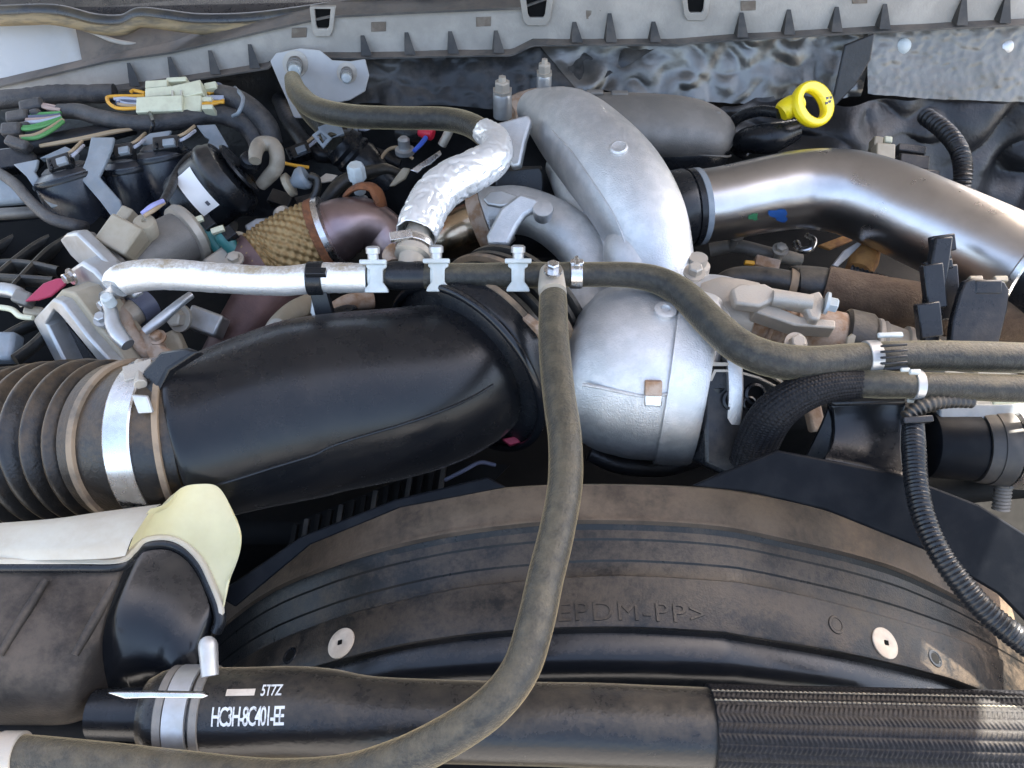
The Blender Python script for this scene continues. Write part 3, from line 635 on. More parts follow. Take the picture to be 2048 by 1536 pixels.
# braided sleeve on the hose: ridges, twill and light threads are geometry
t2 = thing('braided_hose_sleeve', 'black braided fabric sleeve with pale threads round the radiator hose end', 'sleeve', (1740, 1470, -.06))
BS = pz([(1418, 1461, -.02, 86), (1560, 1466, -.02, 87), (1700, 1470, -.02, 88), (1840, 1474, -.02, 89), (1980, 1478, -.02, 90), (2120, 1480, -.02, 90)])
NR = 30
def braid(d, a):
    k = a * NR / (2 * math.pi); fr = k - math.floor(k); row = math.floor(k)
    ridge = abs(math.sin(math.pi * fr)) ** .6
    tw = math.sin(d * 1700 + (fr - .5) * (6 if row % 2 else -6))
    return 1 + .022 * ridge + .012 * tw * ridge
b = B(); b.tube(BS, seg=NR * 8, n=90, mod=braid); build(b, 'weave', 'braid_black', t2, auto=R(180))
for k in range(2):
    a = (-34, -17)[k] * NR / 360; b = B(); rows = []
    ss = catmull(BS, 40); P = []
    d0 = Vector(BS[0][:3]); dd = (Vector(BS[-1][:3]) - d0); L = dd.length; 
    for i in range(241):
        s = L * i / 240; pp = on_hose(BS[0], BS[-1], s, 2 * math.pi * (a + .0) / NR, BS[0][3] * .022 + .0003 * math.sin(i * 1.9)); P.append([*pp, .00065 * (1 + .5 * math.sin(i * 1.9))])
    b.tube(P, seg=6, smooth=False); build(b, 'thread', 'braid_thread', t2)

# ================================================================== COOLANT TANK (cream upper half, black lower half)
t = thing('coolant_tank', 'cream and black plastic coolant tank with a bulging neck beside the fan shroud', 'tank', (200, 1300, -.08))
def ringpts(px, z, closed=False, n=6):
    P = [[x, y] for x, y in px]; S = catmull(P, n); return [Z(x, y, zz) for (x, y), zz in zip(S, [z] * len(S))] if not isinstance(z, list) else [Z(x, y, z[0] + (z[1] - z[0]) * i / (len(S) - 1)) for i, (x, y) in enumerate(S)]
lip = [(-60, 1131), (60, 1131), (150, 1131), (235, 1130), (262, 1112), (285, 1090), (330, 1084), (368, 1098), (400, 1130), (420, 1170), (436, 1210), (440, 1240), (432, 1262)]
r1 = [(-60, 1112), (60, 1112), (150, 1110), (240, 1104), (268, 1086), (296, 1070), (345, 1066), (388, 1084), (418, 1116), (436, 1152), (446, 1186), (448, 1216), (440, 1240)]
r2 = [(-60, 1080), (60, 1074), (150, 1062), (255, 1050), (290, 1040), (318, 1024), (375, 1015), (425, 1030), (458, 1062), (470, 1096), (468, 1130), (460, 1160), (450, 1190)]
r3 = [(-60, 1062), (60, 1056), (150, 1044), (262, 1030), (318, 1016), (345, 990), (395, 976), (438, 986), (466, 1030), (481, 1076), (478, 1110), (466, 1144), (452, 1170)]
r4 = [(-60, 1058), (60, 1050), (150, 1038), (262, 1024), (330, 1008), (362, 976), (400, 968), (436, 974), (462, 1014), (482, 1064), (480, 1104), (466, 1140), (450, 1166)]
r5 = [(-60, 1064), (60, 1058), (150, 1048), (262, 1036), (330, 1020), (366, 990), (402, 980), (434, 986), (456, 1020), (472, 1066), (470, 1100), (458, 1130), (446, 1160)]
def zz(a, bz=None, k=.0): return [a, a - k]
b = B(); b.grid([r[21:] for r in (ringpts(lip, [.062, -.01]), ringpts(r1, [.070, -.005]), ringpts(r2, [.088, .01]), ringpts(r3, [.100, .015]), ringpts(r4, [.104, .015]), ringpts(r5, [.088, -.02]))])
cu = build(b, 'neck_half', 'cream_plastic', t, auto=R(60))
# cream lid area left of the neck lies over it
b = B(); b.grid([ringpts([(-60, 1122), (100, 1120), (200, 1118), (250, 1112)], .066), ringpts([(-60, 1100), (100, 1098), (200, 1092), (262, 1080)], .073), ringpts([(-60, 1064), (100, 1052), (200, 1040), (300, 1022)], .073), ringpts([(-60, 1050), (100, 1038), (200, 1024), (322, 1008)], .064), ringpts([(-60, 1052), (100, 1040), (200, 1026), (322, 1010)], .03)])
cu = build(b, 'lid', 'cream_dusty', t, auto=R(60))
def off(P, dx, dy): return [(x + dx, y + dy) for x, y in P]
b = B(); S = catmull([[x, y] for x, y in lip], 8); n_ = len(S)
zs = [.066 + (-.012 - .066) * i / (n_ - 1) for i in range(n_)]
b.tube([[*Z(x, y + 2, z), .0050] for (x, y), z in zip(S, zs)], seg=10, smooth=False); build(b, 'flange', 'clean_black', t)
b = B(); b.tube([[*Z(x + 1, y - 7, z + .003), .0036] for (x, y), z in zip(S, zs)], seg=8, smooth=False); build(b, 'cream_flange', 'cream_dusty', t)
k1 = [(-60, 1140), (60, 1140), (150, 1140), (232, 1140), (258, 1124), (284, 1104), (328, 1099), (362, 1112), (390, 1142), (408, 1180), (420, 1216), (424, 1240), (420, 1262)]
k2 = [(-60, 1162), (60, 1162), (150, 1160), (226, 1158), (248, 1150), (270, 1132), (312, 1126), (352, 1140), (380, 1172), (396, 1206), (406, 1240), (410, 1262), (408, 1280)]
k3 = [(-60, 1250), (60, 1250), (150, 1248), (200, 1240), (214, 1234), (234, 1212), (280, 1206), (336, 1218), (362, 1244), (378, 1270), (388, 1290), (394, 1305), (398, 1320)]
k4 = [(-60, 1330), (60, 1330), (150, 1326), (196, 1300), (206, 1276), (226, 1256), (268, 1252), (318, 1262), (342, 1290), (352, 1310), (362, 1325), (372, 1335), (384, 1345)]
k5 = [(-60, 1420), (60, 1420), (140, 1414), (190, 1360), (212, 1330), (236, 1310), (266, 1306), (300, 1316), (322, 1334), (334, 1346), (344, 1352), (356, 1358), (370, 1364)]
k6 = [(-60, 1450), (60, 1448), (140, 1442), (200, 1420), (236, 1400), (262, 1384), (286, 1376), (306, 1374), (324, 1374), (334, 1374), (344, 1376), (356, 1378), (370, 1380)]
G = [ringpts(k1, [.060, -.012]), ringpts(k2, [.056, -.012]), ringpts(k3, [.050, -.015]), ringpts(k4, [.038, -.02]), ringpts(k5, [.006, -.025]), ringpts(k6, [-.03, -.035]), ringpts(off(k6, 0, 40), [-.10, -.10])]
b = B(); b.grid([r[:23] for r in G]); lh = build(b, 'lower_half', 'tank_panel', t, sub=1, auto=R(60))
b = B(); b.grid([r[22:] for r in G]); build(b, 'neck_front', 'shroud_clean', t, sub=1, auto=R(60))
for P in ([(92, 1160), (0, 1310)], [(232, 1164), (150, 1310)]):
    a_, e_ = P; zt = .0525 if a_[1] < 1200 else .024; ze = .0385 if a_[1] < 1200 else -.004
    b = B(); b.tube([[*Z(*a_, zt), .003], [*Z((a_[0] + e_[0]) / 2, (a_[1] + e_[1]) / 2, (zt + ze) / 2), .004], [*Z(*e_, ze), .003]], seg=10); build(b, 'rib', 'tank_panel', lh)
b = B(); b.tube(pz([(190, 1428, -.02, 48), (250, 1428, -.02, 50), (330, 1428, -.02, 52)]), seg=28); build(b, 'outlet_neck', 'clean_black', t)
b = B(); b.tube(pz([(-80, 1470, -.06, 60), (60, 1470, -.06, 60), (240, 1470, -.07, 50)]), seg=24); build(b, 'base', 'block', t)
worm(bpy.data.objects['heater_hose.001'], 22, 1509, .0, 42, 44, 'cast_dusty', False)

# ================================================================== INTAKE DUCT
t = thing('intake_duct', 'fat black plastic air intake duct with moulded seam and flared round end', 'intake duct', (640, 860, -.05))
RC = Z(938, 733, .03); RA = Vector((.62, .785, .0)).normalized(); rm = mpp(RC)
D0 = pz([(366, 884, .03, 150), (378, 881, .03, 163), (440, 866, .03, 167), (520, 842, .03, 174)])
ha, hb = Z(600, 820, .03), RC - RA * .002; ta = (ha - Z(440, 866, .03)).normalized() * .17; tb = RA * .17
for k in range(9):
    u = k / 8; D0.append([*(ha * (2 * u ** 3 - 3 * u * u + 1) + ta * (u ** 3 - 2 * u * u + u) + hb * (3 * u * u - 2 * u ** 3) + tb * (u ** 3 - u * u)), .0905 + (.079 - .0905) * u * u])
b = B(); b.tube(D0, seg=56, n=6); build(b, 'body', 'duct_plastic', t)
S = catmull(D0, 6)
# moulded seam along the near side
b = B(); P = []
for i in range(4, len(S) - 6):
    c = Vector(S[i][:3]); d = (Vector(S[i + 1][:3]) - c).normalized(); u = (UP - d * d.dot(UP)).normalized(); w = u.cross(d)
    w = -w if w.y > 0 else w; f = i / len(S); a = R(82 - 26 * f); P.append([*(c + (u * math.cos(a) + w * math.sin(a)) * S[i][3] * 1.0), .0015])
b.tube(P, seg=8, smooth=False); build(b, 'seam', 'duct_plastic', t)
b = B(); r_ = 194 * rm
b.lathe(RC - RA * .006, RA, [(-.004, r_ * .80), (0, r_ * .955), (.003, r_ * .99), (.007, r_), (.012, r_), (.014, r_ * .975), (.019, r_ * .975), (.021, r_ * .95), (.03, r_ * .95)], 72); build(b, 'end_ring', 'clean_black', t)
b = B(); b.lathe(RC - RA * .008, RA, [(.0045 * math.sin(a) , r_ * .985 + .0045 * math.cos(a)) for a in [2 * math.pi * k / 12 for k in range(13)]], 72, cap=False); build(b, 'rim_bead', 'shroud_clean', t)
# coupler behind the ring
t = thing('turbo_coupler', 'ribbed rubber coupler with dusty tan bands behind the intake duct end ring', 'coupler', RC + RA * .05)
b = B(); prof = []
for k in range(5):
    s = .03 + k * .014; prof += [(s, r_ * .86), (s + .003, r_ * .93), (s + .008, r_ * .93), (s + .011, r_ * .86)]
b.lathe(RC, RA, prof, 64); build(b, 'bellows', 'black_rubber', t)
for s in (.022, .060):
    b = B(); b.lathe(RC, RA, [(s, r_ * .93), (s + .001, r_ * .965), (s + .007, r_ * .965), (s + .008, r_ * .93)], 64); o = build(b, 'clamp_band', 'tan_ring', t)
b = B(); q = RC + RA * .026 + (UP * .75 + Vector((.5, -.4, 0))).normalized() * r_ * .97; b.box(q, frame((.3, -.3, .9), -35), (.022, .008, .008)); b.lathe(q, Vector((1, -.6, -.3)), [(-.012, .004), (.016, .004)], 10); build(b, 'clamp_screw', 'rust_light', t, bevel=.0006)
# tab on the duct by the bellows clamp
t = bpy.data.objects['intake_duct']
b = B(); b.plate([(262, 772), (290, 735), (320, 702), (372, 694), (395, 702), (335, 740), (308, 790), (305, 822), (272, 828)], .115, (-.35, -.5, .8), .012); build(b, 'stop_tab', 'duct_plastic', t, bevel=.003)
b = B(); b.plate([(262, 790), (292, 792), (304, 826), (276, 828)], .112, (-.2, -.8, .55), .004); build(b, 'tab_face', 'zinc', t, bevel=.001)
# bellows
t = thing('intake_bellows', 'ribbed dusty rubber intake bellows with a bright steel clamp band', 'bellows', (100, 900, -.12))
BL = 1.0
BP = pz([(-160, 935, -.07, 168), (-60, 918, -.045, 168), (60, 897, -.018, 166), (160, 882, .005, 162), (240, 880, .018, 158), (320, 880, .029, 160), (400, 872, .03, 160)])
def bel(d, a):
    if d < 0: return 1
    if d > BR: return .985
    ph = d / .0235; f = ph - math.floor(ph); return .83 + .19 * (math.sin(math.pi * f) ** 1.2)
BL = sum((Vector(a[:3]) - Vector(c[:3])).length for a, c in zip(BP, BP[1:]))
def pxof(q): w = Vector(q[:3]) - CAM; return w.x / w.dot(FWD) * F + 1024
BR = 0.; SS = catmull(BP, 26)
for a_, c_ in zip(SS, SS[1:]):
    if pxof(c_) < 252: BR += (Vector(a_[:3]) - Vector(c_[:3])).length
BR = round(BR / .0235) * .0235
b = B(); S = b.tube(BP, seg=64, n=26, mod=bel); build(b, 'ribs', 'bellows_rubber', t, auto=R(60))
def pxof(q): w = Vector(q[:3]) - CAM; return w.x / w.dot(FWD) * F + 1024
i = min(range(len(S)), key=lambda k: abs(pxof(S[k]) - 300)); j = min(range(len(S)), key=lambda k: abs(pxof(S[k]) - 352)); P0, P1 = list(S[i]), list(S[j]); band(t, 'steel_bright', (P0, P1), 'clamp_band', 1.03, 64)
for k in (i - 10, j + 2):
    band(t, 'tan_ring', (S[k], S[min(k + 4, len(S) - 1)]), 'cuff_bead', 1.035, 64)
b = B(); q = Vector(P0[:3]) + UP * P0[3] * 1.04 + Vector((.012, .012, 0)); b.box(q, frame((0, -.3, 1), 20), (.026, .016, .010)); b.lathe(q, Vector((.4, -1, .1)), [(-.016, .0045), (.014, .0045), (.014, .006), (.02, .006)], 8); build(b, 'clamp_screw', 'cast_dusty', t, bevel=.001)

# ================================================================== COMPRESSOR COVER
t = thing('compressor_cover', 'bulbous sand cast aluminium compressor cover behind the front heater hose', 'compressor', (1280, 820, -.08))
b = B(); CP = pz([(1138, 728, .025, 88), (1150, 730, .025, 118), (1175, 734, .025, 146), (1215, 738, .025, 166), (1270, 742, .025, 175), (1330, 750, .025, 172), (1380, 756, .025, 158), (1412, 762, .025, 138), (1424, 764, .025, 122)])
b.tube(CP, seg=64, n=8); build(b, 'housing', 'cast_alu', t)
S = catmull(CP, 8); b = B(); P = []
for x, y in ((1165, 769), (1200, 775), (1245, 785), (1290, 792), (1330, 789), (1375, 785), (1400, 783)):
    p, n = surf(S, x, y); P.append([*p, .0016])
b.tube(P, seg=8); build(b, 'casting_seam', 'cast_alu', t)
SCC = catmull(CP, 8)
for x, y, h, m, nm in ((1306, 775, 26, 'rust_light', 'boss'), (1306, 798, 20, 'steel_bright', 'clip')):
    p, n = surf(SCC, x, y); e = frame(n); mm = mpp(p); b = B(); b.box(p + n * .002, e, (34 * mm, h * 1.15 * mm, .010)); build(b, nm, m, t, bevel=.0012)
p, n = surf(SCC, 1330, 624); b = B(); b.lathe(p, n, [(-.01, .011), (.004, .011), (.005, .009), (.005, .005), (.002, .004)], 20); build(b, 'core_plug', 'cast_alu', t)
b = B(); b.tube(pz([(1326, 750, .025, 168), (1330, 750, .025, 177), (1338, 751, .025, 179), (1400, 760, .025, 172), (1412, 762, .025, 160)]), seg=64, n=3); build(b, 'outer_step', 'cast_alu', t)
b = B(); fc = Z(1412, 762, .025); fm = mpp(fc); b.lathe(fc, Vector((1, .05, 0)), [(0, 150 * fm), (.004, 155 * fm), (.012, 155 * fm), (.014, 150 * fm)], 48); build(b, 'flange', 'cast_alu', t)
for x, y in ((1410, 742), (1398, 880)):
    b = B(); b.bx(x, y, .075 if y < 800 else .0, 24, 44, 26, 8, (0, -.8, .5)); build(b, 'lug', 'rust_light', t, bevel=.003)
b = B(); b.tube(pz([(1150, 560, .05, 40), (1170, 595, .04, 52), (1195, 640, .03, 60)]), seg=28); build(b, 'discharge_elbow', 'cast_alu', t)
b = B(); b.tube(pz([(1340, 600, .07, 52), (1430, 610, .07, 60), (1500, 628, .07, 56)]), seg=32); build(b, 'outlet', 'cast_alu', t)

# thermostat housing right of it
t = thing('thermostat_housing', 'dusty cast thermostat housing with bolted flange and ribbed brown spout', 'housing', (1560, 650, .02))
a0 = Z(1390, 606, .075); a1 = Z(1700, 676, .06); ax = (a1 - a0); L = ax.length; ax.normalize(); m_ = mpp(a0)
b = B(); b.lathe(a0, ax, [(0, 48 * m_), (L * .12, 62 * m_), (L * .26, 66 * m_), (L * .36, 66 * m_), (L * .37, 58 * m_)], 40); build(b, 'body', 'cast_dusty', t)
prof = [(L * .35, 50 * m_)]
for k in range(3):
    s = L * (.47 + k * .075); prof += [(s, 44 * m_), (s + L * .01, 50 * m_), (s + L * .03, 50 * m_), (s + L * .04, 44 * m_)]
prof += [(L * .72, 42 * m_), (L * .74, 46 * m_), (L * .97, 46 * m_)]
b = B(); b.lathe(a0, ax, prof, 40); build(b, 'spout', 'rust_light', t)
o = Z(1560, 610, .115); n = Vector((0, -.3, .95)).normalized()
b = B(); b.prism([pl(x, y, o, n) for x, y in ((1462, 576), (1480, 566), (1530, 566), (1545, 574), (1620, 586), (1640, 580), (1652, 600), (1640, 640), (1620, 636), (1612, 614), (1545, 600), (1520, 612), (1470, 606))], -n * .014); build(b, 'flange', 'cast_dusty', t, bevel=.003)
b = B(); b.prism([pl(x, y, Z(1590, 650, .10), n) for x, y in ((1510, 600), (1522, 598), (1600, 632), (1672, 640), (1672, 656), (1590, 650), (1508, 622))], -n * .02); build(b, 'web', 'cast_dusty', t, bevel=.002)
b = B(); b.lathe(Z(1545, 596, .115), axd((1545, 596, .115), (1625, 606, .115)), [(0, 15 * m_), (.038, 15 * m_)], 20); build(b, 'bolt_sleeve', 'cast_dusty', t)
for x, y, dr in ((1650, 606, Vector((1, -.3, -.05))), (1388, 548, Vector((0, -.2, 1))), (1590, 688, Vector((0, -.5, .8)))):
    b = B(); b.bolt(Z(x, y, .115 if y < 650 else .09), dr, .0075, .012); build(b, 'bolt', 'nylon_white' if x > 1600 else 'cast_dusty', t)
b = B(); b.lathe(Z(1388, 560, .085), UP, [(0, .014), (.02, .014), (.022, .010), (.03, .010)], 24); build(b, 'bolt_boss', 'cast_dusty', t)
# black hose coupling and pale fluted connector after the spout
t = thing('hose_coupling', 'grey black hose coupling with pale fluted connector between spout and bracket', 'coupling', (1760, 660, .03))
c0 = a0 + ax * L * .94
b = B(); b.lathe(c0, ax, [(0, 50 * m_), (.003, 56 * m_), (.026, 56 * m_), (.03, 50 * m_)], 36); build(b, 'sleeve', 'black_rubber', t)
b = B(); b.lathe(c0 + ax * .030, ax, [(0, 46 * m_), (.002, 50 * m_), (.006, 50 * m_), (.008, 44 * m_), (.011, 48 * m_), (.014, 44 * m_), (.032, 40 * m_), (.033, 47 * m_), (.037, 47 * m_), (.038, 38 * m_), (.075, 34 * m_), (.08, 20 * m_), (.11, 14 * m_)], 36); build(b, 'connector', 'cast_dusty', t)
b = B(); b.plate([(1696, 676), (1706, 668), (1712, 672), (1704, 705), (1692, 705)], .115, (0, -.8, .6), .004); build(b, 'retainer', 'sensor_beige', t)

# ================================================================== STEEL CHARGE PIPE
t = thing('charge_pipe', 'large polished stainless charge pipe bending down to the right', 'pipe', (1700, 430, .0))
CPp = pz([(1376, 416, .07, 72), (1450, 406, .071, 73), (1530, 390, .073, 75), (1610, 379, .075, 78), (1690, 384, .078, 82), (1770, 409, .080, 86), (1850, 444, .082, 89), (1960, 494, .084, 93), (2120, 572, .088, 98)])
b = B(); b.tube(CPp, seg=64, n=12); cp = build(b, 'pipe', 'stainless', t)
S = catmull(CPp, 12)
for (px, py, rad, nm, m) in ((1557, 432, 13, 'paint_mark', 'blue_paint'), (1506, 434, 7, 'paint_mark', 'green_paint')):
    b = B(); rows = []
    for k in range(6):
        row = []
        for q in range(20):
            a = 2 * math.pi * q / 20; rd = rad * k / 5 * (1 + .8 * noise.noise(Vector((math.cos(a) * 1.7, math.sin(a) * 1.7, px * .13))))
            p, n = surf(S, px + rd * 1.3 * math.cos(a), py + rd * math.sin(a)); row.append(p + n * .0007)
        rows.append(row)
    b.grid(rows, True); build(b, nm, m, cp)
band(t, 'clean_black', (S[0], S[2]), 'hose_cuff', 1.06, 64)
band(t, 'zip_grey', (S[2], S[4]), 'clamp_band', 1.055, 64)
b = B(); d = (Vector(S[1][:3]) - Vector(S[0][:3])).normalized(); q0 = Vector(S[0][:3])
b.lathe(q0 - d * .035, d, [(0, 60 * mpp(q0)), (.006, 76 * mpp(q0)), (.03, 78 * mpp(q0)), (.036, 72 * mpp(q0))], 56); build(b, 'rubber_boot', 'clean_black', t)
b = B(); b.tube(pz([(1950, 520, .13, 20), (2000, 505, .14, 24), (2080, 505, .14, 24)]), seg=20)
b = B(); c = Z(2125, 575, .088); b.lathe(c, axd((1960, 494, .084), (2120, 572, .088)), [(-.03, 100 * mpp(c)), (.0, 102 * mpp(c)), (.06, 102 * mpp(c))], 64); build(b, 'end_cuff', 'clean_black', t)
b = B(); c = Z(2125, 575, .088); b.lathe(c, axd((1960, 494, .084), (2120, 572, .088)), [(-.036, 101 * mpp(c)), (-.034, 104 * mpp(c)), (-.028, 104 * mpp(c)), (-.026, 101 * mpp(c))], 64); build(b, 'end_clamp', 'steel_bright', t)

# ================================================================== SILVER INTAKE MANIFOLD
t = thing('intake_elbow', 'large satin cast aluminium intake elbow sweeping down behind the heater hose', 'elbow', (1230, 450, .0))
EP = pz([(1060, 214, .13, 32), (1090, 226, .135, 50), (1140, 256, .14, 76), (1195, 310, .14, 88), (1245, 370, .135, 92), (1285, 440, .12, 88), (1310, 510, .10, 76), (1322, 590, .07, 66), (1322, 660, .04, 60)])
b = B(); b.tube(EP, seg=56, n=12, mod=lambda d, a: 1 + .012 * noise.noise(Vector((d * 12, math.cos(a), math.sin(a))))); build(b, 'elbow', 'cast_alu', t)
b = B(); b.tube(pz([(1130, 330, .09, 40), (1160, 400, .085, 42), (1205, 475, .08, 40), (1240, 530, .07, 40), (1262, 590, .05, 40)]), seg=32); build(b, 'branch', 'cast_alu', t)
b = B(); b.tube(pz([(1262, 470, .11, 50), (1262, 510, .10, 56), (1280, 560, .085, 56)]), seg=32); build(b, 'fillet', 'cast_alu', t)
b = B(); b.plate([(990, 246), (1056, 228), (1062, 240), (1050, 280), (1040, 330), (1022, 334), (1010, 290), (996, 262)], .15, (-.2, -.6, .78), .014); build(b, 'mount_ear', 'cast_alu', t, bevel=.003)
p, n = surf(catmull(EP, 12), 1238, 297); b = B(); b.lathe(p, n, [(-.006, .010), (.002, .010), (.0035, .008), (.0025, .004)], 20); build(b, 'plug', 'cast_alu', t)
SE = catmull(EP, 12)
b = B(); P = []
for x, y in ((1105, 262), (1140, 300), (1172, 345), (1204, 392), (1232, 440), (1252, 490), (1262, 530)):
    p, n = surf(SE, x, y); P.append([*p, .0013])
b.tube(P, seg=8); build(b, 'parting_line', 'cast_alu', t)
t = thing('upper_manifold', 'dull grey cast manifold box bulging behind the silver intake elbow', 'manifold', (1330, 300, -.02))
MP = pz([(1130, 232, .06, 52), (1200, 246, .07, 66), (1290, 254, .07, 72), (1370, 262, .065, 72), (1420, 272, .06, 62), (1448, 286, .05, 42), (1462, 296, .045, 20)])
b = B(); b.tube(MP, seg=40, n=8, flat=(.85, 1.1)); build(b, 'box', 'dull_cast', t)
b = B(); b.tube(pz([(1150, 280, .03, 44), (1230, 296, .04, 50), (1320, 306, .04, 52), (1400, 310, .04, 46), (1440, 306, .035, 26)]), seg=32); build(b, 'lower_shell', 'black_plastic', t)
b = B(); S = catmull(MP, 8); b.tube([[*(Vector(q[:3]) + (FRONT * .95 + UP * -.12) * q[3] * 1.08), .0018] for q in S[4:-4]], seg=8, smooth=False); build(b, 'seam', 'dull_cast', t)
for x, y in ((1092, 184), (1150, 180), (1190, 182), (1240, 184), (1425, 222)):
    b = B(); b.bx(x, y, .115 if y < 200 else .10, 34, 12, 20, 0, (0, -.3, .95)); build(b, 'flange_lug', 'dull_cast', t, bevel=.002)
b = B(); b.tube(pz([(1020, 226, .08, 30), (1070, 208, .085, 30), (1130, 200, .085, 26)]), seg=24); build(b, 'flange', 'rust_light', t)
# bolts standing on the manifold
for x, y, z, k, lb_ in ((1005, 205, .12, 1.25, 'tall pale bolt stud standing left of the silver intake elbow'), (1088, 168, .11, 1.0, 'short pale bolt stud standing behind the silver intake elbow')):
    p = Z(x, y, z); m_ = mpp(p) * k; t3 = thing('bolt_stud', lb_, 'bolt', p, 'pale bolt studs')
    b = B(); b.lathe(p - UP * .02, UP, [(0, 15 * m_), (.03, 15 * m_), (.034, 13 * m_)], 20); build(b, 'shank', 'zinc', t3)
    b = B(); b.lathe(p + UP * .014, UP, [(0, 17 * m_), (.004, 17 * m_), (.004, 13 * m_), (.014, 13 * m_), (.016, 10 * m_), (.016, 7 * m_), (.022, 6 * m_)], 6); build(b, 'head', 'cast_dusty', t3)

# ================================================================== EXHAUST GAS PIPES IN THE MIDDLE
t = thing('cooler_pipe', 'heat stained pipe joined by a rusty clamp to a cast silver elbow', 'pipe', (1020, 470, .0))
b = B(); b.tube(pz([(860, 486, .03, 42), (890, 474, .04, 46), (930, 458, .045, 48), (960, 448, .05, 50)]), seg=36); build(b, 'stained_pipe', 'heat_tint', t)
XP = pz([(985, 425, .08, 50), (1030, 420, .085, 48), (1080, 432, .085, 47), (1130, 462, .08, 50), (1172, 505, .07, 52), (1195, 560, .055, 52)])
b = B(); b.tube(XP, seg=40); build(b, 'silver_elbow', 'cast_alu', t)
c = Z(958, 447, .05); a_ = axd((930, 458, .045), (1000, 432, .06)); m_ = mpp(c)
b = B(); b.lathe(c - a_ * .006, a_, [(0, 52 * m_), (.002, 60 * m_), (.010, 62 * m_), (.018, 60 * m_), (.02, 52 * m_)], 40); build(b, 'v_band', 'rust_light', t)
b = B(); b.lathe(c + a_ * .012, a_, [(0, 55 * m_), (.002, 64 * m_), (.012, 64 * m_), (.024, 56 * m_)], 40); build(b, 'joint', 'cast_alu', t)
b = B(); b.plate([(966, 396), (980, 382), (1004, 380), (1040, 392), (1046, 404), (1000, 412), (975, 408)], .125, (0, -.4, .9), .006); build(b, 'clamp_ear', 'zinc', t, bevel=.002)
b = B(); b.plate([(1000, 415), (1040, 385), (1075, 395), (1085, 412), (1050, 430), (1035, 450), (1015, 490), (975, 490), (972, 470)], .115, (-.2, -.6, .8), .012); build(b, 'lug_plate', 'cast_alu', t, bevel=.004)
b = B(); b.lathe(Z(1086, 420, .125), Vector((0, -.3, 1)), [(-.012, .010), (.0, .012), (.003, .011), (.004, .006)], 24); build(b, 'plug', 'cast_alu', t)
# hose nipple below the foil sleeve
t = thing('hose_nipple', 'dusty metal hose nipple with hose clip between foil sleeve and black tee', 'nipple', (825, 515, .12))
n0, n1 = Z(838, 465, .145), Z(818, 540, .132); a_ = n1 - n0; L = a_.length; m_ = mpp(n0)
b = B(); b.lathe(n0, a_, [(0, 24 * m_), (L * .2, 25 * m_), (L * .25, 34 * m_), (L * .4, 36 * m_), (L * .42, 30 * m_), (L * .5, 30 * m_), (L * .52, 36 * m_), (L * .66, 36 * m_), (L * .7, 26 * m_), (L, 24 * m_)], 32); build(b, 'barbs', 'cast_dusty', t)
b = B(); b.lathe(n0 + a_ * .34, a_, [(0, 38 * m_), (.0005, 39 * m_), (.006, 39 * m_), (.0065, 38 * m_)], 32); q = n0 + a_ * .36 + (FRONT * .5 + UP).normalized() * 40 * m_ + Vector((-.012, 0, 0)); b.box(q, frame((0, -.5, .9), 10), (.022, .009, .006)); build(b, 'hose_clip', 'steel_bright', t, bevel=.0006)
b = B(); b.tube(pz([(790, 500, .128, 16), (782, 512, .128, 18), (786, 528, .125, 16)]), seg=14); build(b, 'stub', 'rust_light', t)
# flexible down pipe: copper elbow, gold mesh, brown lower pipe
t = thing('exhaust_pipe', 'copper tinted exhaust elbow with golden woven flex section and brown lower pipe', 'exhaust', (600, 540, .0))
b = B(); b.tube(pz([(650, 474, .056, 62), (672, 462, .06, 62), (695, 452, .065, 57), (728, 447, .065, 51), (762, 462, .055, 46), (785, 492, .04, 44), (790, 530, .015, 42)]), seg=40); build(b, 'elbow', 'copper', t)
GP = pz([(505, 545, .03, 66), (545, 522, .035, 72), (590, 498, .045, 74), (640, 474, .055, 72), (655, 468, .058, 70)])
b = B(); NM = 22
def weave(d, a):
    u = a * NM / (2 * math.pi); w = d / .0062
    return 1 + .040 * math.sin(2 * math.pi * u + math.pi * math.floor(w * 1) ) * math.sin(math.pi * (w % 1)) + .02 * math.sin(math.pi * (w % 1))
b.tube(GP, seg=NM * 8, n=30, mod=weave); build(b, 'woven_mesh', 'gold_mesh', t, auto=R(180))
band(t, 'rust', (GP[3], GP[4]), 'mesh_collar', 1.075, 48)
d = (Vector(GP[4][:3]) - Vector(GP[3][:3])).normalized(); b = B(); b.lathe(Vector(GP[4][:3]) - d * .001, d, [(0, GP[4][3] * 1.0), (.001, GP[4][3] * 1.08), (.008, GP[4][3] * 1.06), (.010, GP[4][3] * .85)], 48); build(b, 'clamp_band', 'steel_bright', t)
b = B(); b.lathe(Vector(GP[0][:3]) + (Vector(GP[1][:3]) - Vector(GP[0][:3])).normalized() * .012, -(Vector(GP[1][:3]) - Vector(GP[0][:3])), [(0, GP[0][3] * 1.13), (.006, GP[0][3] * 1.10), (.02, GP[0][3] * .9), (.03, GP[0][3] * .8)], 44); build(b, 'lower_collar', 'brown_pipe', t)
b = B(); b.tube(pz([(560, 520, .03, 60), (545, 575, .015, 62), (510, 630, .0, 58), (470, 690, -.02, 52), (440, 740, -.04, 48)]), seg=40); build(b, 'lower_pipe', 'brown_pipe', t)

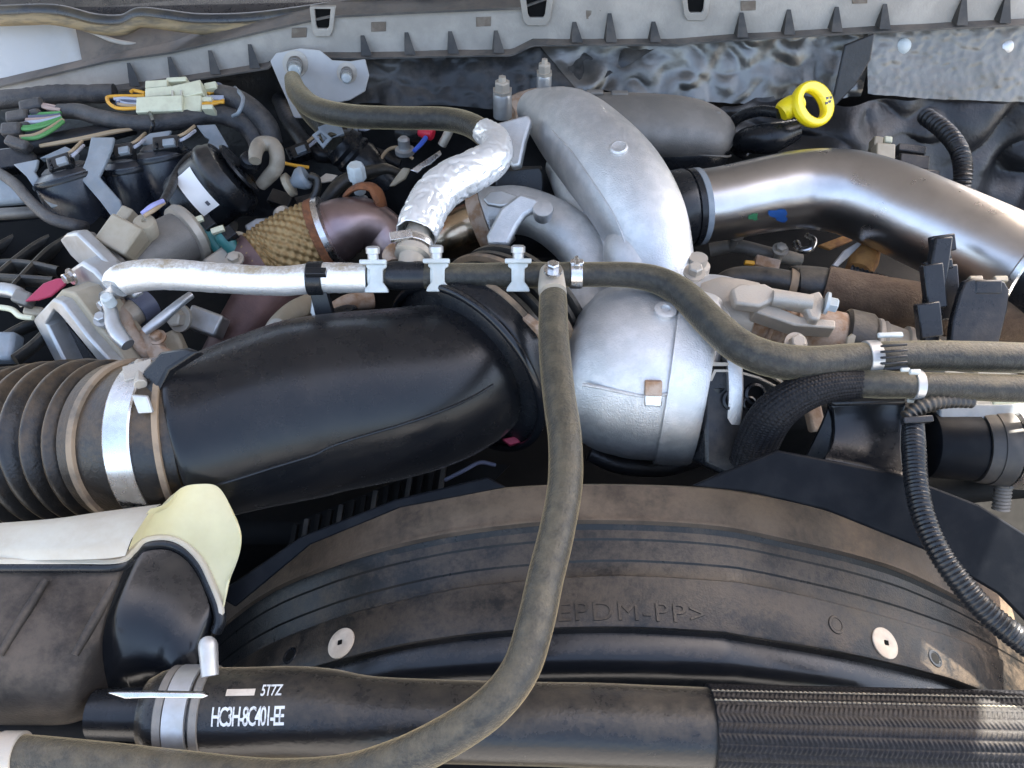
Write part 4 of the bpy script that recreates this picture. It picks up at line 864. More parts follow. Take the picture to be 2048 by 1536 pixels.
# ================================================================== LEFT: WIRING
t = thing('wiring_connector', 'ivory multi row plug joining orange and grey wires under the cowl', 'connector', (345, 210, .09))
for x, y, w, h, z, r_, m in ((318, 207, 92, 34, .125, 3, 'ivory'), (382, 206, 40, 34, .122, 3, 'ivory'), (325, 182, 70, 20, .130, 6, 'ivory'), (375, 178, 56, 30, .134, 14, 'ivory'), (352, 158, 40, 10, .136, 4, 'ivory'), (312, 167, 44, 16, .134, 4, 'ivory'), (412, 197, 22, 10, .124, 2, 'ivory'), (414, 213, 22, 10, .122, 2, 'ivory'), (420, 170, 24, 14, .130, 12, 'ivory')):
    b = B(); b.bx(x, y, z, w, h, 34, r_, (0, -.55, .83)); build(b, 'housing', m, t, bevel=.0012)
for x in (345, 362):
    b = B(); b.bx(x, 200, .1265, 4, 44, 4, 6, (0, -.55, .83)); build(b, 'seam', 'cream_dusty', t)
b = B()
for m, P in (('orange_wire', [(290, 186), (268, 181), (262, 184)]), ('orange_wire', [(280, 216), (240, 217), (222, 210), (215, 200), (222, 193), (290, 192)]), ('grey_wire', [(285, 200), (250, 197), (228, 198)]), ('slate_wire', [(285, 206), (250, 204), (232, 206)]), ('grey_wire', [(285, 209), (255, 208), (235, 202)]), ('tan_wire', [(285, 213), (250, 211), (236, 208)]),
             ('slate_wire', [(400, 182), (418, 172), (436, 168), (450, 178)]), ('slate_wire', [(404, 186), (422, 178), (446, 176)]), ('orange_wire', [(415, 188), (432, 180), (452, 178)]), ('orange_wire', [(418, 186), (440, 182), (454, 184)]), ('grey_wire', [(395, 194), (420, 194), (448, 194)]), ('grey_wire', [(395, 198), (420, 197), (448, 198)]), ('orange_wire', [(396, 212), (420, 205), (448, 204)]), ('orange_wire', [(398, 208), (424, 208), (448, 201)])):
    T1('wire', m, [(x, y, .118, 3.6) for x, y in P], t, seg=8, n=6)
t = thing('wiring_harness', 'black cloth taped wiring loom arching right from the ivory plug', 'wiring', (500, 240, .06))
T1('taped_loom', 'cloth_tape', [(440, 186, .115, 17), (470, 198, .112, 21), (505, 220, .105, 21), (535, 252, .09, 20), (548, 290, .07, 18)], t, seg=24)
t = thing('wiring_harness', 'grey taped wiring loom sagging below the ivory plug with fanned green wires', 'wiring', (280, 245, .06))
T1('taped_loom', 'cloth_tape', [(118, 222, .105, 14), (160, 224, .105, 16), (205, 236, .105, 16), (270, 246, .105, 16), (340, 244, .105, 17), (390, 234, .104, 18), (430, 228, .102, 18), (475, 240, .095, 19), (505, 264, .08, 20), (520, 300, .06, 18)], t, seg=24, mod=lambda d, a: 1 + .06 * noise.noise(Vector((d * 60, a, 1))))
for m, P in (('pink_wire', [(122, 220), (95, 216), (72, 206)]), ('pink_wire', [(122, 216), (100, 212), (78, 208)]), ('green_wire', [(122, 226), (90, 228), (62, 230)]), ('slate_wire', [(122, 230), (95, 233), (58, 234)]), ('pink_wire', [(122, 233), (90, 238), (52, 240)]), ('grey_wire', [(122, 234), (88, 242), (50, 246)]), ('green_wire', [(124, 238), (95, 250), (60, 258), (32, 257)]), ('green_wire', [(124, 236), (92, 246), (58, 254), (30, 253)]), ('tan_wire', [(126, 240), (100, 256), (70, 270), (40, 274)]), ('green_wire', [(126, 243), (104, 260), (74, 275), (44, 278)])):
    T1('wire', m, [(x, y, .11, 4.2) for x, y in P], t, seg=8, n=6)
t = thing('wire_plug', 'cluster of grey black wire plugs at the end of the fanned green wires', 'plug', (40, 240, .06))
for x, y, w, h, r_ in ((58, 206, 46, 26, 15), (30, 228, 44, 24, 10), (18, 254, 40, 28, 5), (30, 282, 50, 22, -20), (66, 222, 22, 16, 10), (42, 246, 26, 12, 8)):
    b = B(); b.bx(x, y, .115, w, h, 26, r_, (0, -.5, .85)); build(b, 'housing', 'cloth_tape', t, bevel=.004)
T1('loom', 'cloth_tape', [(-60, 205, .085, 20), (40, 196, .088, 18), (110, 188, .09, 18), (180, 188, .09, 18), (230, 186, .09, 17)], None, 'dusty black corrugated loom tucked under the cowl behind the ivory plug', 'loom', mod=lambda d, a: 1 + .05 * math.sin(d * 1500))
T1('loom', 'dark_cloth', [(30, 300, .08, 18), (120, 284, .085, 20), (200, 268, .085, 18), (270, 254, .085, 14)], None, 'straight black loom below the fanned green wires', 'loom')
T1('cable', 'tan_wire', [(80, 292, .10, 4), (160, 278, .104, 5), (225, 264, .104, 5), (266, 258, .10, 3)], None, 'thin tan cable along the straight black loom', 'cable', seg=8)
b = B(); b.plate([(-40, 300), (50, 290), (75, 312), (60, 330), (-40, 344)], .095, (0, -.5, .87), .02); build(b, 'junction_box', 'black_plastic', label='black flat junction box at the left edge below the wire plugs', cat='box', bevel=.003)

# injector caps and their grey straps
def pot(x, y, z, r, h, lb, tilt):
    p = Z(x, y, z); m_ = mpp(p); t = thing('fuel_injector', lb, 'cap', p, 'black injector caps'); ax = Vector(tilt).normalized(); r *= m_
    b = B(); b.lathe(p - ax * h, ax, [(0, r * .62), (h * .35, r * .72), (h * .55, r * .95), (h * .8, r), (h * .93, r * .97), (h * .97, r * .8), (h, r * .5)], 36); build(b, 'cap', 'cap_blue', t)
    b = B(); b.lathe(p - ax * .006, ax, [(0, r * .7), (.006, r * .66), (.010, r * .5), (.011, r * .2)], 20); build(b, 'boot', 'cloth_tape', t)
    b = B(); b.lathe(p - ax * .016, ax, [(0, r * 1.03), (.003, r * 1.05), (.006, r * 1.02)], 36); build(b, 'rim', 'clean_black', t)
pot(128, 336, .105, 66, .12, 'black injector cap beside the beige sensor', (-.25, .35, .9))
pot(248, 318, .10, 48, .12, 'black injector cap between the two bent grey straps', (-.1, .35, .93))
pot(318, 294, .105, 56, .12, 'black injector cap under the grey taped loom', (-.15, .35, .93))
def strap(px, z, lb, n=(0, -.5, .86), th=.005):
    b = B(); b.plate(px, z, n, th); return build(b, 'strap', 'zip_grey', label=lb, cat='strap', group='grey plastic straps', bevel=.0012)
strap([(182, 274), (228, 274), (222, 300), (206, 336), (198, 352), (206, 362), (240, 400), (248, 430), (222, 432), (200, 402), (160, 356), (162, 342), (174, 312)], .108, 'bent grey plastic strap running down to the beige sensor')
strap([(26, 328), (76, 318), (72, 336), (68, 342), (90, 376), (120, 410), (102, 414), (76, 388), (52, 352)], .100, 'pale grey angled strap left of the injector caps')
strap([(78, 316), (130, 292), (152, 302), (148, 322), (136, 326), (110, 314)], .104, 'pale green grey clip folded over an injector cap', th=.01)
strap([(278, 280), (300, 266), (342, 260), (336, 274), (300, 290), (284, 288)], .112, 'small grey clip below the grey taped loom')
strap([(392, 250), (430, 248), (456, 292), (430, 300), (414, 290), (418, 278), (408, 272)], .090, 'short straight grey strap above the round actuator')
b = B(); b.plate([(-40, 336), (0, 336), (30, 362), (58, 392), (40, 404), (-40, 410)], .08, (0, -.7, .7), .02); build(b, 'cover_edge', 'zip_grey', label='smooth blue grey cover edge at the left side of the bay', cat='cover', bevel=.006)
T1('conduit', 'cloth_tape', [(-10, 340, .09, 10), (30, 368, .095, 11), (60, 402, .095, 11), (100, 436, .095, 12), (150, 450, .09, 12), (170, 452, .08, 10)], None, 'thin dusty conduit bending below the injector cap', 'conduit')

# round actuator
t = thing('actuator', 'round black vacuum actuator canister with a white paper label', 'actuator', (440, 400, .0))
ac = Z(432, 374, .085); aa = (RGT * .66 + UPV * .48 - FWD * .06).normalized(); m_ = mpp(ac); r = 76 * m_
b = B(); b.lathe(ac - aa * .052, aa, [(0, r * .55), (.004, r * .82), (.012, r * .90), (.03, r * .92), (.052, r * .95), (.058, r * 1.0), (.062, r * 1.06), (.068, r * 1.06), (.072, r * 1.0), (.076, r * .98), (.08, r * .93), (.084, r * .6), (.086, r * .2)], 56); build(b, 'canister', 'black_plastic', t)
b = B(); b.lathe(ac + aa * .034, aa, [(0, r * .62), (.003, r * .74), (.006, r * .7), (.007, r * .5)], 40); build(b, 'cover', 'clean_black', t)
b = B(); rows = []; w = -FWD - aa * (-FWD).dot(aa); w.normalize(); w2 = aa.cross(w)
for i in range(9):
    an = R(-28 + 74 * i / 8); dv = w * math.cos(an) + w2 * math.sin(an)
    rows.append([ac + aa * s + dv * (r * .955 + .0008 - (.0 if s > -.01 else .0012)) for s in (-.026, -.015, -.002)])
b.grid(rows); lbm = build(b, 'label', 'label_white', t)
b = B(); rows = []
an0 = (rows, 0)
for i in range(5):
    an = R(30 + 7 * i / 4); dv = w * math.cos(an) + w2 * math.sin(an); rows.append([ac + aa * s + dv * (r * .955 + .0011) for s in (-.013, -.009)])
b.grid(rows); build(b, 'label_print', 'ink', lbm)
b = B(); q = Z(500, 330, .105); b.lathe(q, RGT * .3 + UPV * .25 - FWD * .9, [(0, 20 * m_), (.012, 20 * m_), (.014, 17 * m_), (.018, 16 * m_), (.02, 11 * m_)], 24); build(b, 'nipple', 'clean_black', t)
T1('vacuum_hose', 'hose_beige', [(510, 322, .125, 12), (512, 302, .13, 14), (522, 288, .13, 15), (545, 290, .128, 15), (554, 310, .12, 15), (552, 335, .105, 15), (535, 356, .09, 14), (522, 370, .08, 12)], None, 'small bent dusty beige hose on the round black actuator', 'hose')
t = thing('grommet', 'grey rubber plunger with a tan rim right of the round actuator', 'grommet', (590, 370, .04))
q = Z(578, 370, .08); d = axd((578, 370, .08), (615, 352, .09)); m_ = mpp(q)
b = B(); b.lathe(q, d, [(-.004, 10 * m_), (-.003, 24 * m_), (.003, 24 * m_), (.005, 12 * m_)], 28); build(b, 'rim', 'sensor_beige', t)
b = B(); b.lathe(q + d * .004, d, [(0, 10 * m_), (.004, 12 * m_), (.012, 22 * m_), (.018, 24 * m_), (.022, 20 * m_)], 28); build(b, 'plunger', 'zip_grey', t)
T1('vacuum_line', 'black_rubber', [(618, 352, .09, 9), (634, 360, .085, 8), (630, 390, .07, 8), (600, 430, .05, 8), (560, 450, .03, 8)], None, 'thin black vacuum line curving down from the grey plunger', 'hose')
# beige sensor
t = thing('sensor', 'beige boxy pressure sensor with a round port and lilac wire', 'sensor', (240, 460, .06))
b = B(); b.bx(235, 466, .115, 74, 66, 46, -28, (0, -.5, .86)); build(b, 'body', 'sensor_beige', t, bevel=.003)
b = B(); b.bx(264, 476, .105, 28, 74, 40, -34, (0, -.5, .86)); build(b, 'flange', 'sensor_beige', t, bevel=.002)
b = B(); b.bx(248, 424, .115, 26, 26, 34, -26, (0, -.5, .86)); build(b, 'latch', 'sensor_beige', t, bevel=.002)
b = B(); q = Z(284, 436, .118); m_ = mpp(q); b.lathe(q - Vector((0, 0, .02)), Vector((.2, -.3, 1)), [(0, 22 * m_), (.018, 22 * m_), (.021, 18 * m_), (.022, 5 * m_), (.019, 4 * m_)], 28); build(b, 'port', 'sensor_beige', t)
T1('wire', 'lilac_wire', [(284, 428, .125, 5), (305, 412, .128, 5.5), (326, 402, .125, 5)], t, seg=8)
T1('wire', 'tan_wire', [(288, 432, .125, 4), (308, 420, .126, 4.5), (328, 405, .122, 4)], t, seg=8)
T1('cable', 'dark_cloth', [(326, 404, .12, 8), (342, 376, .115, 9), (352, 350, .11, 9), (375, 318, .11, 9), (392, 306, .105, 8)], None, 'black cable climbing from the beige sensor beside the actuator', 'cable')

# ribbed engine cover on the far left
t = thing('ribbed_cover', 'black ribbed engine cover at the far left edge', 'cover', (60, 560, -.02))
b = B(); b.plate([(-60, 450), (200, 430), (260, 480), (200, 600), (110, 720), (-60, 740)], .015, (0, -.5, .86), .02); build(b, 'base', 'void', t)
for P in ([(-40, 520), (20, 486), (70, 462), (130, 448)], [(-20, 570), (40, 520), (90, 486), (150, 462)], [(20, 590), (60, 545), (100, 505), (140, 480)], [(-50, 536), (20, 530), (70, 534), (120, 545)], [(-50, 556), (20, 560), (60, 562), (110, 566)], [(-10, 470), (60, 455), (120, 448)], [(30, 720), (70, 690), (110, 650)], [(-30, 700), (40, 660), (90, 640)]):
    T1('rib', 'black_rubber', [(x, y, .04, 11) for x, y in P], t, seg=10, flat=(1.3, .8))
b = B(); b.bx(0, 690, .045, 50, 60, 40, 0, (0, -.5, .86)); build(b, 'pad', 'zip_grey', t, bevel=.004)

# exhaust gas valve: flange, barrel, frame, linkage
t = thing('gas_valve', 'cast gas valve with silver oval flange and dark barrel', 'valve', (280, 540, .02))
fo_ = Z(195, 545, .085); fn = (RGT * -.52 - UPV * .42 - FWD * .62).normalized()
def onp(P, o, n): return [pl(x, y, o, n) for x, y in P]
b = B(); b.prism(onp([(118, 480), (130, 468), (152, 466), (200, 512), (246, 560), (268, 598), (262, 616), (240, 606), (190, 560), (140, 512)], fo_, fn), -fn * .014); build(b, 'flange', 'zinc', t, bevel=.003)
b = B(); b.prism(onp([(160, 468), (172, 470), (230, 522), (262, 556), (262, 574), (200, 520)], fo_ - fn * .016, fn), -fn * .01); build(b, 'gasket', 'dull_cast', t, bevel=.001)
T1('barrel', 'dull_cast', [(250, 540, .055, 52), (300, 512, .06, 54), (350, 484, .062, 54), (372, 472, .062, 52)], t, seg=36)
q = Z(366, 475, .062); d = axd((300, 512, .06), (372, 472, .062)); m_ = mpp(q); b = B(); b.lathe(q, d, [(0, 52 * m_), (.002, 62 * m_), (.010, 64 * m_), (.014, 60 * m_), (.018, 46 * m_)], 44); build(b, 'barrel_flange', 'cast_dusty', t)
b = B(); b.prism(onp([(130, 545), (160, 524), (186, 540), (216, 572), (226, 600), (214, 620), (180, 600), (140, 565)], Z(180, 570, .085), fn), -fn * .03); build(b, 'body', 'zinc', t, bevel=.004)
for x, y in ((145, 552), (216, 606)):
    b = B(); b.bolt(Z(x, y, .095), fn, .006, .010); build(b, 'bolt', 'steel_bright', t)
t = thing('valve_mount', 'silver valve frame with a dark window and tan dusty side wall', 'frame', (150, 660, .0))
fo2 = Z(140, 660, .07); fn2 = (RGT * -.45 - UPV * .35 - FWD * .75).normalized()
b = B(); b.ringplate(onp([(64, 640), (104, 598), (124, 604), (175, 672), (240, 745), (120, 745)], fo2, fn2), onp([(92, 648), (108, 622), (120, 632), (165, 686), (205, 735), (135, 735)], fo2, fn2), -fn2 * .035); build(b, 'frame', 'zinc', t, bevel=.003)
b = B(); b.prism(onp([(92, 648), (108, 622), (120, 632), (165, 686), (205, 735), (135, 735)], fo2 - fn2 * .02, fn2), -fn2 * .003); build(b, 'window', 'clean_black', t)
b = B(); b.prism(onp([(108, 596), (122, 580), (148, 584), (190, 640), (240, 706), (262, 745), (236, 745), (180, 668)], fo2 - fn2 * .012, fn2), -fn2 * .04); build(b, 'side_wall', 'sensor_beige', t, bevel=.002)
t = thing('valve_linkage', 'small silver crank, rod and tan bolts linking the gas valve', 'linkage', (300, 650, .02))
T1('crank', 'zinc', [(212, 600, .10, 12), (222, 622, .095, 13), (226, 648, .09, 15), (238, 670, .085, 16), (256, 690, .08, 14)], t, seg=16)
b = B(); b.lathe(Z(214, 596, .112), Vector((0, -.3, 1)), [(-.01, .006), (.002, .006), (.004, .004)], 16); build(b, 'pivot', 'nylon_white', t)
T1('shaft', 'cast_dusty', [(246, 640, .06, 26), (268, 625, .06, 26), (276, 618, .06, 26)], t, seg=28)
T1('shaft_collar', 'slate_wire', [(272, 622, .06, 30), (300, 604, .06, 30)], t, seg=28, n=2)
T1('rod', 'zinc', [(288, 664, .075, 9), (320, 640, .08, 11), (360, 606, .085, 9), (382, 590, .085, 8)], t, seg=14)
b = B(); b.bolt(Z(362, 636, .06), Vector((-.3, -.7, .6)), .010, .014); build(b, 'bolt', 'cast_dusty', t)
T1('arm', 'rust_light', [(240, 600, .07, 10), (262, 660, .065, 12), (290, 700, .05, 14), (310, 712, .04, 12)], t, seg=12)
b = B(); b.bx(405, 640, .045, 70, 46, 50, -20, (0, -.6, .8)); build(b, 'block', 'zinc', t, bevel=.003)
b = B(); b.bx(330, 690, .04, 60, 50, 40, 26, (0, -.6, .8)); build(b, 'foot', 'sensor_beige', t, bevel=.004)
b = B(); b.plate([(268, 668), (292, 652), (318, 690), (360, 712), (300, 722)], .06, (-.3, -.6, .75), .01); build(b, 'rusted_web', 'rust_light', t, bevel=.002)
t = thing('cast_bracket', 'dusty pale bracket with tan bolt behind the silver sleeve and brown pipe', 'bracket', (430, 520, .03))
b = B(); b.plate([(430, 500), (460, 478), (490, 505), (500, 530), (470, 545), (420, 540), (400, 520)], .055, (0, -.5, .86), .02); build(b, 'bracket', 'cast_dusty', t, bevel=.004)
b = B(); b.lathe(Z(478, 484, .06), Vector((.1, -.4, .9)), [(-.02, .011), (.006, .011), (.008, .007)], 20); build(b, 'bolt', 'sensor_beige', t)
for x, y, lb in ((398, 446, 'small teal fuel clip beside the dark valve barrel'), (440, 466, 'small teal fuel clip beside the dusty pale bracket')):
    t = thing('fuel_clip', lb, 'clip', (x, y, .05), 'teal fuel clips'); d = axd((x, y, .08), (x + 30, y + 36, .06)); q = Z(x, y, .08); m_ = mpp(q)
    b = B(); b.lathe(q, d, [(0, 12 * m_), (.004, 16 * m_), (.012, 17 * m_), (.02, 15 * m_), (.04, 15 * m_)], 20); build(b, 'barrel', 'teal', t)
    b = B(); b.bx(x - 6, y - 8, .09, 26, 12, 10, 20, (0, -.5, .8)); build(b, 'latch', 'ivory', t, bevel=.001)
    b = B(); b.bx(x + 16, y - 2, .085, 24, 26, 20, 40, (0, -.5, .8)); build(b, 'shell', 'clean_black', t, bevel=.001)
t = thing('heat_bracket', 'pale steel bracket tucked behind the golden woven flex pipe', 'bracket', (520, 460, .03))
b = B(); b.plate([(488, 450), (512, 436), (560, 432), (566, 444), (530, 470), (512, 486), (500, 478)], .05, (0, -.5, .86), .008); build(b, 'plate', 'zinc', t, bevel=.002)
b = B(); b.lathe(Z(566, 430, .07), Vector((0, -.4, .9)), [(-.02, .011), (.004, .011), (.010, .006)], 20); build(b, 'stud', 'cast_dusty', t)
b = B(); b.plate([(48, 602), (86, 566), (112, 556), (138, 554), (128, 570), (100, 592), (74, 600)], .075, (0, -.5, .86), .004); build(b, 'red_flap', 'pink_red', label='small faded red flap beside the valve frame', cat='flap', bevel=.0015)
t = thing('side_fitting', 'dusty silver pipe fitting with pale cap at the left edge', 'fitting', (20, 600, .02))
T1('elbow', 'zinc', [(-40, 580, .06, 14), (10, 580, .06, 15), (40, 590, .06, 14), (52, 610, .05, 12)], t, seg=16)
b = B(); b.bx(40, 592, .07, 36, 30, 30, -20, (0, -.5, .86)); build(b, 'block', 'dull_cast', t, bevel=.003)
T1('bracket_lip', 'ivory', [(-30, 612, .062, 5), (20, 618, .062, 6), (40, 632, .062, 6), (66, 636, .062, 5)], t, seg=10)
b = B(); b.bx(64, 620, .05, 40, 20, 24, -8, (0, -.5, .86)); build(b, 'tan_foot', 'sensor_beige', t, bevel=.003)

# between silver sleeve and duct
t = thing('oil_fitting', 'dusty tan oil line fitting under the silver sleeve beside the intake duct', 'fitting', (590, 650, .02))
T1('line', 'sensor_beige', [(540, 690, .03, 24), (560, 655, .045, 26), (590, 625, .05, 24), (620, 606, .045, 20)], t, seg=20)
b = B(); b.lathe(Z(556, 660, .06), Vector((-.2, -.7, .7)), [(0, .012), (.004, .012), (.005, .008), (.001, .007)], 20); build(b, 'cap', 'cast_dusty', t)
T1('tail', 'rust_light', [(660, 625, .05, 16), (700, 605, .05, 18), (745, 600, .045, 18)], t, seg=16)
T1('strip', 'clean_black', [(586, 662, .07, 9), (630, 640, .075, 10), (690, 618, .075, 9), (710, 614, .07, 6)], None, 'narrow glossy black strip lying along the top of the intake duct', 'strip', flat=(.6, 1.3))
b = B(); b.bolt(Z(606, 656, .088), Vector((0, -.4, .9)), .006, .008); build(b, 'bolt', 'zinc', label='small bolt on the glossy black strip above the intake duct', cat='bolt')
b = B(); b.plate([(622, 596), (640, 590), (650, 640), (632, 648), (618, 625)], .09, (-.3, -.8, .5), .006); build(b, 'hose_hanger', 'zinc', label='small steel hanger below the black strap on the silver sleeve', cat='hanger', bevel=.002)

# middle: rusty bracket with bolt, scraps behind the foil sleeve
t = thing('rust_bracket', 'rust brown looped bracket with a tall pale bolt above the copper elbow', 'bracket', (730, 400, .02))
T1('loop', 'rust', [(690, 392, .09, 7), (702, 380, .10, 8), (722, 372, .108, 9), (745, 376, .105, 12), (758, 395, .095, 14), (766, 425, .07, 13), (768, 445, .05, 12)], t, seg=12, flat=(.7, 1.4))
b = B(); q = Z(720, 385, .085); m_ = mpp(q); b.lathe(q, UP * .9 - FWD * .1, [(0, 12 * m_), (.02, 12 * m_), (.021, 18 * m_), (.036, 18 * m_), (.040, 14 * m_)], 8); build(b, 'bolt', 'nylon_white', t)
b = B(); b.lathe(Z(728, 412, .07), UP, [(0, .006), (.012, .006), (.013, .003)], 12); build(b, 'stud', 'zinc', t)
t = thing('temperature_sensor', 'small sensor with red cap and blue wire behind the foil sleeve', 'sensor', (830, 290, .05))
b = B(); q = Z(853, 264, .10); m_ = mpp(q); b.lathe(q, Vector((1, -.3, -.15)), [(-.010, 11 * m_), (-.008, 13 * m_), (.008, 14 * m_), (.010, 11 * m_)], 16); build(b, 'cap', 'red', t)
T1('wire', 'blue_wire', [(852, 275, .10, 5), (842, 288, .098, 5), (828, 302, .095, 4)], t, seg=8)
b = B(); b.lathe(Z(810, 306, .075), UP, [(0, .013), (.006, .013), (.007, .008), (.02, .008), (.023, .005)], 14); build(b, 'nut', 'zinc', t)
T1('body', 'black_plastic', [(800, 262, .08, 20), (830, 270, .08, 18), (850, 270, .09, 12)], t, seg=14)
T1('stub_pipe', 'cast_dusty', [(884, 290, .09, 9), (892, 275, .10, 9), (900, 258, .11, 9)], None, 'short dusty stub pipe under the heater hose beside the foil sleeve', 'pipe', seg=14)
b = B(); b.plate([(820, 340), (838, 328), (862, 312), (880, 300), (884, 308), (862, 328), (846, 336), (836, 346)], .09, (.2, -.6, .8), .003); build(b, 'foil_scrap', 'steel_bright', label='thin shiny bracket strip beside the foil sleeve', cat='bracket', bevel=.001)
b = B(); b.plate([(778, 372), (792, 352), (806, 334), (822, 336), (812, 356), (790, 370)], .07, (.2, -.6, .8), .006); build(b, 'clip', 'sensor_beige', label='dusty beige clip in the gap behind the foil sleeve', cat='clip', bevel=.002)
b = B(); b.plate([(638, 356), (652, 346), (676, 350), (664, 362), (642, 366)], .07, (.2, -.6, .8), .004); build(b, 'clip', 'cast_dusty', label='small pale clip below the black quick connector', cat='clip', bevel=.001)
t = thing('injector_box', 'open black plastic box between foil sleeve and silver intake elbow', 'box', (1035, 370, .02))
b = B(); b.plate([(990, 342), (1080, 334), (1086, 346), (1088, 420), (992, 420)], .085, (0, -.85, .5), .01); build(b, 'front', 'black_plastic', t, bevel=.002)
b = B(); b.plate([(984, 334), (1084, 330), (1086, 342), (986, 346)], .098, (0, -.2, .97), .006); build(b, 'rim', 'black_plastic', t, bevel=.002)
b = B(); b.plate([(938, 368), (950, 352), (966, 352), (968, 420), (940, 424)], .07, (-.4, -.7, .5), .02); build(b, 'side_duct', 'zip_grey', t, bevel=.003)

# ================================================================== SMALL CLUTTER
def bxo(name, m, px, py, z, w, h, d, roll, lb, cat, n=(0, -.5, .86), bevel=.0015):
    b = B(); b.bx(px, py, z, w, h, d, roll, n); return build(b, name, m, label=lb, cat=cat, bevel=bevel)
def plug(px, py, z, roll, lb, m='black_plastic', w=46, h=30):
    t = thing('injector_plug', lb, 'plug', (px, py, z), 'black wiring plugs'); n = (0, -.5, .86); a = R(roll); c, s_ = math.cos(a), math.sin(a)
    b = B(); b.bx(px, py, z, w, h, 26, roll, n); build(b, 'shell', m, t, bevel=.0015)
    b = B(); b.bx(px + 6 * c, py - 6 * s_, z + .004, w * .45, h * .5, 10, roll, n); build(b, 'latch', 'zip_grey', t, bevel=.001)
    for k in (-1, 0, 1):
        b = B(); b.bx(px - w * .36 * c + k * 7 * s_, py + w * .36 * s_ + k * 7 * c, z + .0012, 4, 5, 6, roll, n); build(b, 'rib', 'clean_black', t)
    for k, mm in ((-6, 'tan_wire'), (3, 'grey_wire')):
        T1('wire', mm, [(px + w * .45 * c + k * s_, py - w * .45 * s_ + k * c, z - .004, 3.4), (px + w * .8 * c + k * s_, py - w * .8 * s_ + k * c - 6, z - .002, 3.4), (px + w * 1.15 * c + k * s_, py - w * 1.0 * s_ + k * c - 18, z - .01, 3.4)], t, seg=8, n=6)
plug(116, 322, .125, 20, 'black plug on the injector cap beside the beige sensor')
plug(240, 300, .118, 12, 'black plug on the injector cap between the grey straps')
plug(330, 284, .122, 8, 'black plug on the injector cap below the grey taped loom', w=52)
plug(700, 250, .06, -18, 'black plug hidden below the upper heater hose beside the quick connector')
plug(596, 300, .05, 24, 'black plug in the dark gap right of the beige bent hose')
T1('fuel_rail', 'dull_cast', [(-30, 430, .03, 12), (70, 424, .035, 12), (180, 412, .035, 12), (330, 420, .03, 12), (470, 455, .02, 12)], None, 'dull steel fuel rail running low behind the injector caps', 'rail')
T1('loom', 'dark_cloth', [(560, 200, .03, 16), (590, 260, .04, 16), (640, 310, .03, 15), (720, 300, .02, 15), (800, 330, .0, 14)], None, 'loose black loom in the shadow below the heater hose bracket', 'loom', mod=lambda d, a: 1 + .06 * math.sin(d * 1400))
T1('hose', 'black_rubber', [(640, 440, .0, 14), (655, 400, .03, 14), (690, 362, .045, 14), (760, 340, .04, 14), (800, 352, .02, 13)], None, 'dark rubber hose looping behind the rusty bracket', 'hose')
T1('hose', 'black_rubber', [(880, 420, .02, 16), (905, 380, .04, 16), (930, 340, .045, 15), (960, 318, .04, 14)], None, 'black rubber hose rising behind the heat stained pipe', 'hose')
T1('wire', 'orange_wire', [(552, 322, .06, 3.5), (585, 330, .065, 3.5), (618, 335, .06, 3.5)], None, 'short orange wire beside the beige bent hose', 'wire', seg=8)
T1('wire', 'tan_wire', [(760, 320, .05, 3.5), (776, 300, .06, 3.5), (800, 296, .065, 3.5), (826, 318, .05, 3.5)], None, 'thin tan wire left of the small red capped sensor', 'wire', seg=8)
T1('cable_tie', 'zip_grey', [(470, 176, .118, 4), (486, 196, .130, 4), (478, 224, .122, 4), (466, 232, .108, 4)], None, 'grey cable tie round the black loom right of the ivory plug', 'tie', seg=8)
T1('cable_tie', 'clean_black', [(300, 226, .118, 4), (306, 246, .124, 4), (302, 264, .112, 4)], None, 'black cable tie round the grey taped loom', 'tie', seg=8)
bxo('relay', 'black_plastic', 610, 410, .0, 60, 46, 40, 15, 'dark relay block behind the golden woven flex pipe', 'relay')
bxo('relay', 'black_plastic', 560, 395, .02, 46, 30, 30, -20, 'small dark relay right of the actuator canister', 'relay')
b = B(); b.plate([(350, 440), (380, 428), (400, 436), (390, 458), (360, 462)], .05, (0, -.5, .86), .01); build(b, 'clip', 'dull_cast', label='dull steel clip under the actuator canister', cat='clip', bevel=.002)
for x, y, z, r, m, lb in ((206, 640, .082, .006, 'zinc', 'small bolt on the tan wall of the valve mount'), (470, 520, .07, .007, 'cast_dusty', 'dusty hex bolt on the pale bracket above the silver sleeve'), (316, 676, .062, .006, 'rust_light', 'rust stained bolt beside the valve linkage foot'), (1470, 470, .0, .008, 'dull_cast', 'dull bolt in the gap under the charge pipe clamp'), (1560, 500, .0, .007, 'cast_dusty', 'dusty bolt near the tan block under the charge pipe'), (886, 402, .05, .008, 'dull_cast', 'dark bolt beside the lower foil sleeve')):
    p = Z(x, y, z); b = B(); b.lathe(p - UP * .02, UP, [(0, r * .8), (.02, r * .8)], 12); b.bolt(p, Vector((0, -.3, 1)), r, .009); build(b, 'bolt', m, label=lb, cat='bolt', group='hex bolts in the engine bay')
T1('pipe', 'dull_cast', [(1420, 500, -.03, 14), (1470, 492, -.02, 14), (1540, 508, -.02, 14), (1600, 520, -.03, 14)], None, 'dull steel pipe in the dark gap above the smooth black elbow', 'pipe')
T1('hose', 'dark_cloth', [(1180, 905, -.06, 18), (1240, 930, -.07, 18), (1330, 935, -.08, 18), (1400, 915, -.07, 18)], None, 'dim black hose below the compressor cover', 'hose')
T1('wire', 'slate_wire', [(890, 960, -.06, 4), (930, 940, -.05, 4), (960, 925, -.05, 4), (990, 930, -.06, 4)], None, 'thin dark wire in the gap under the intake duct ring', 'wire', seg=8)

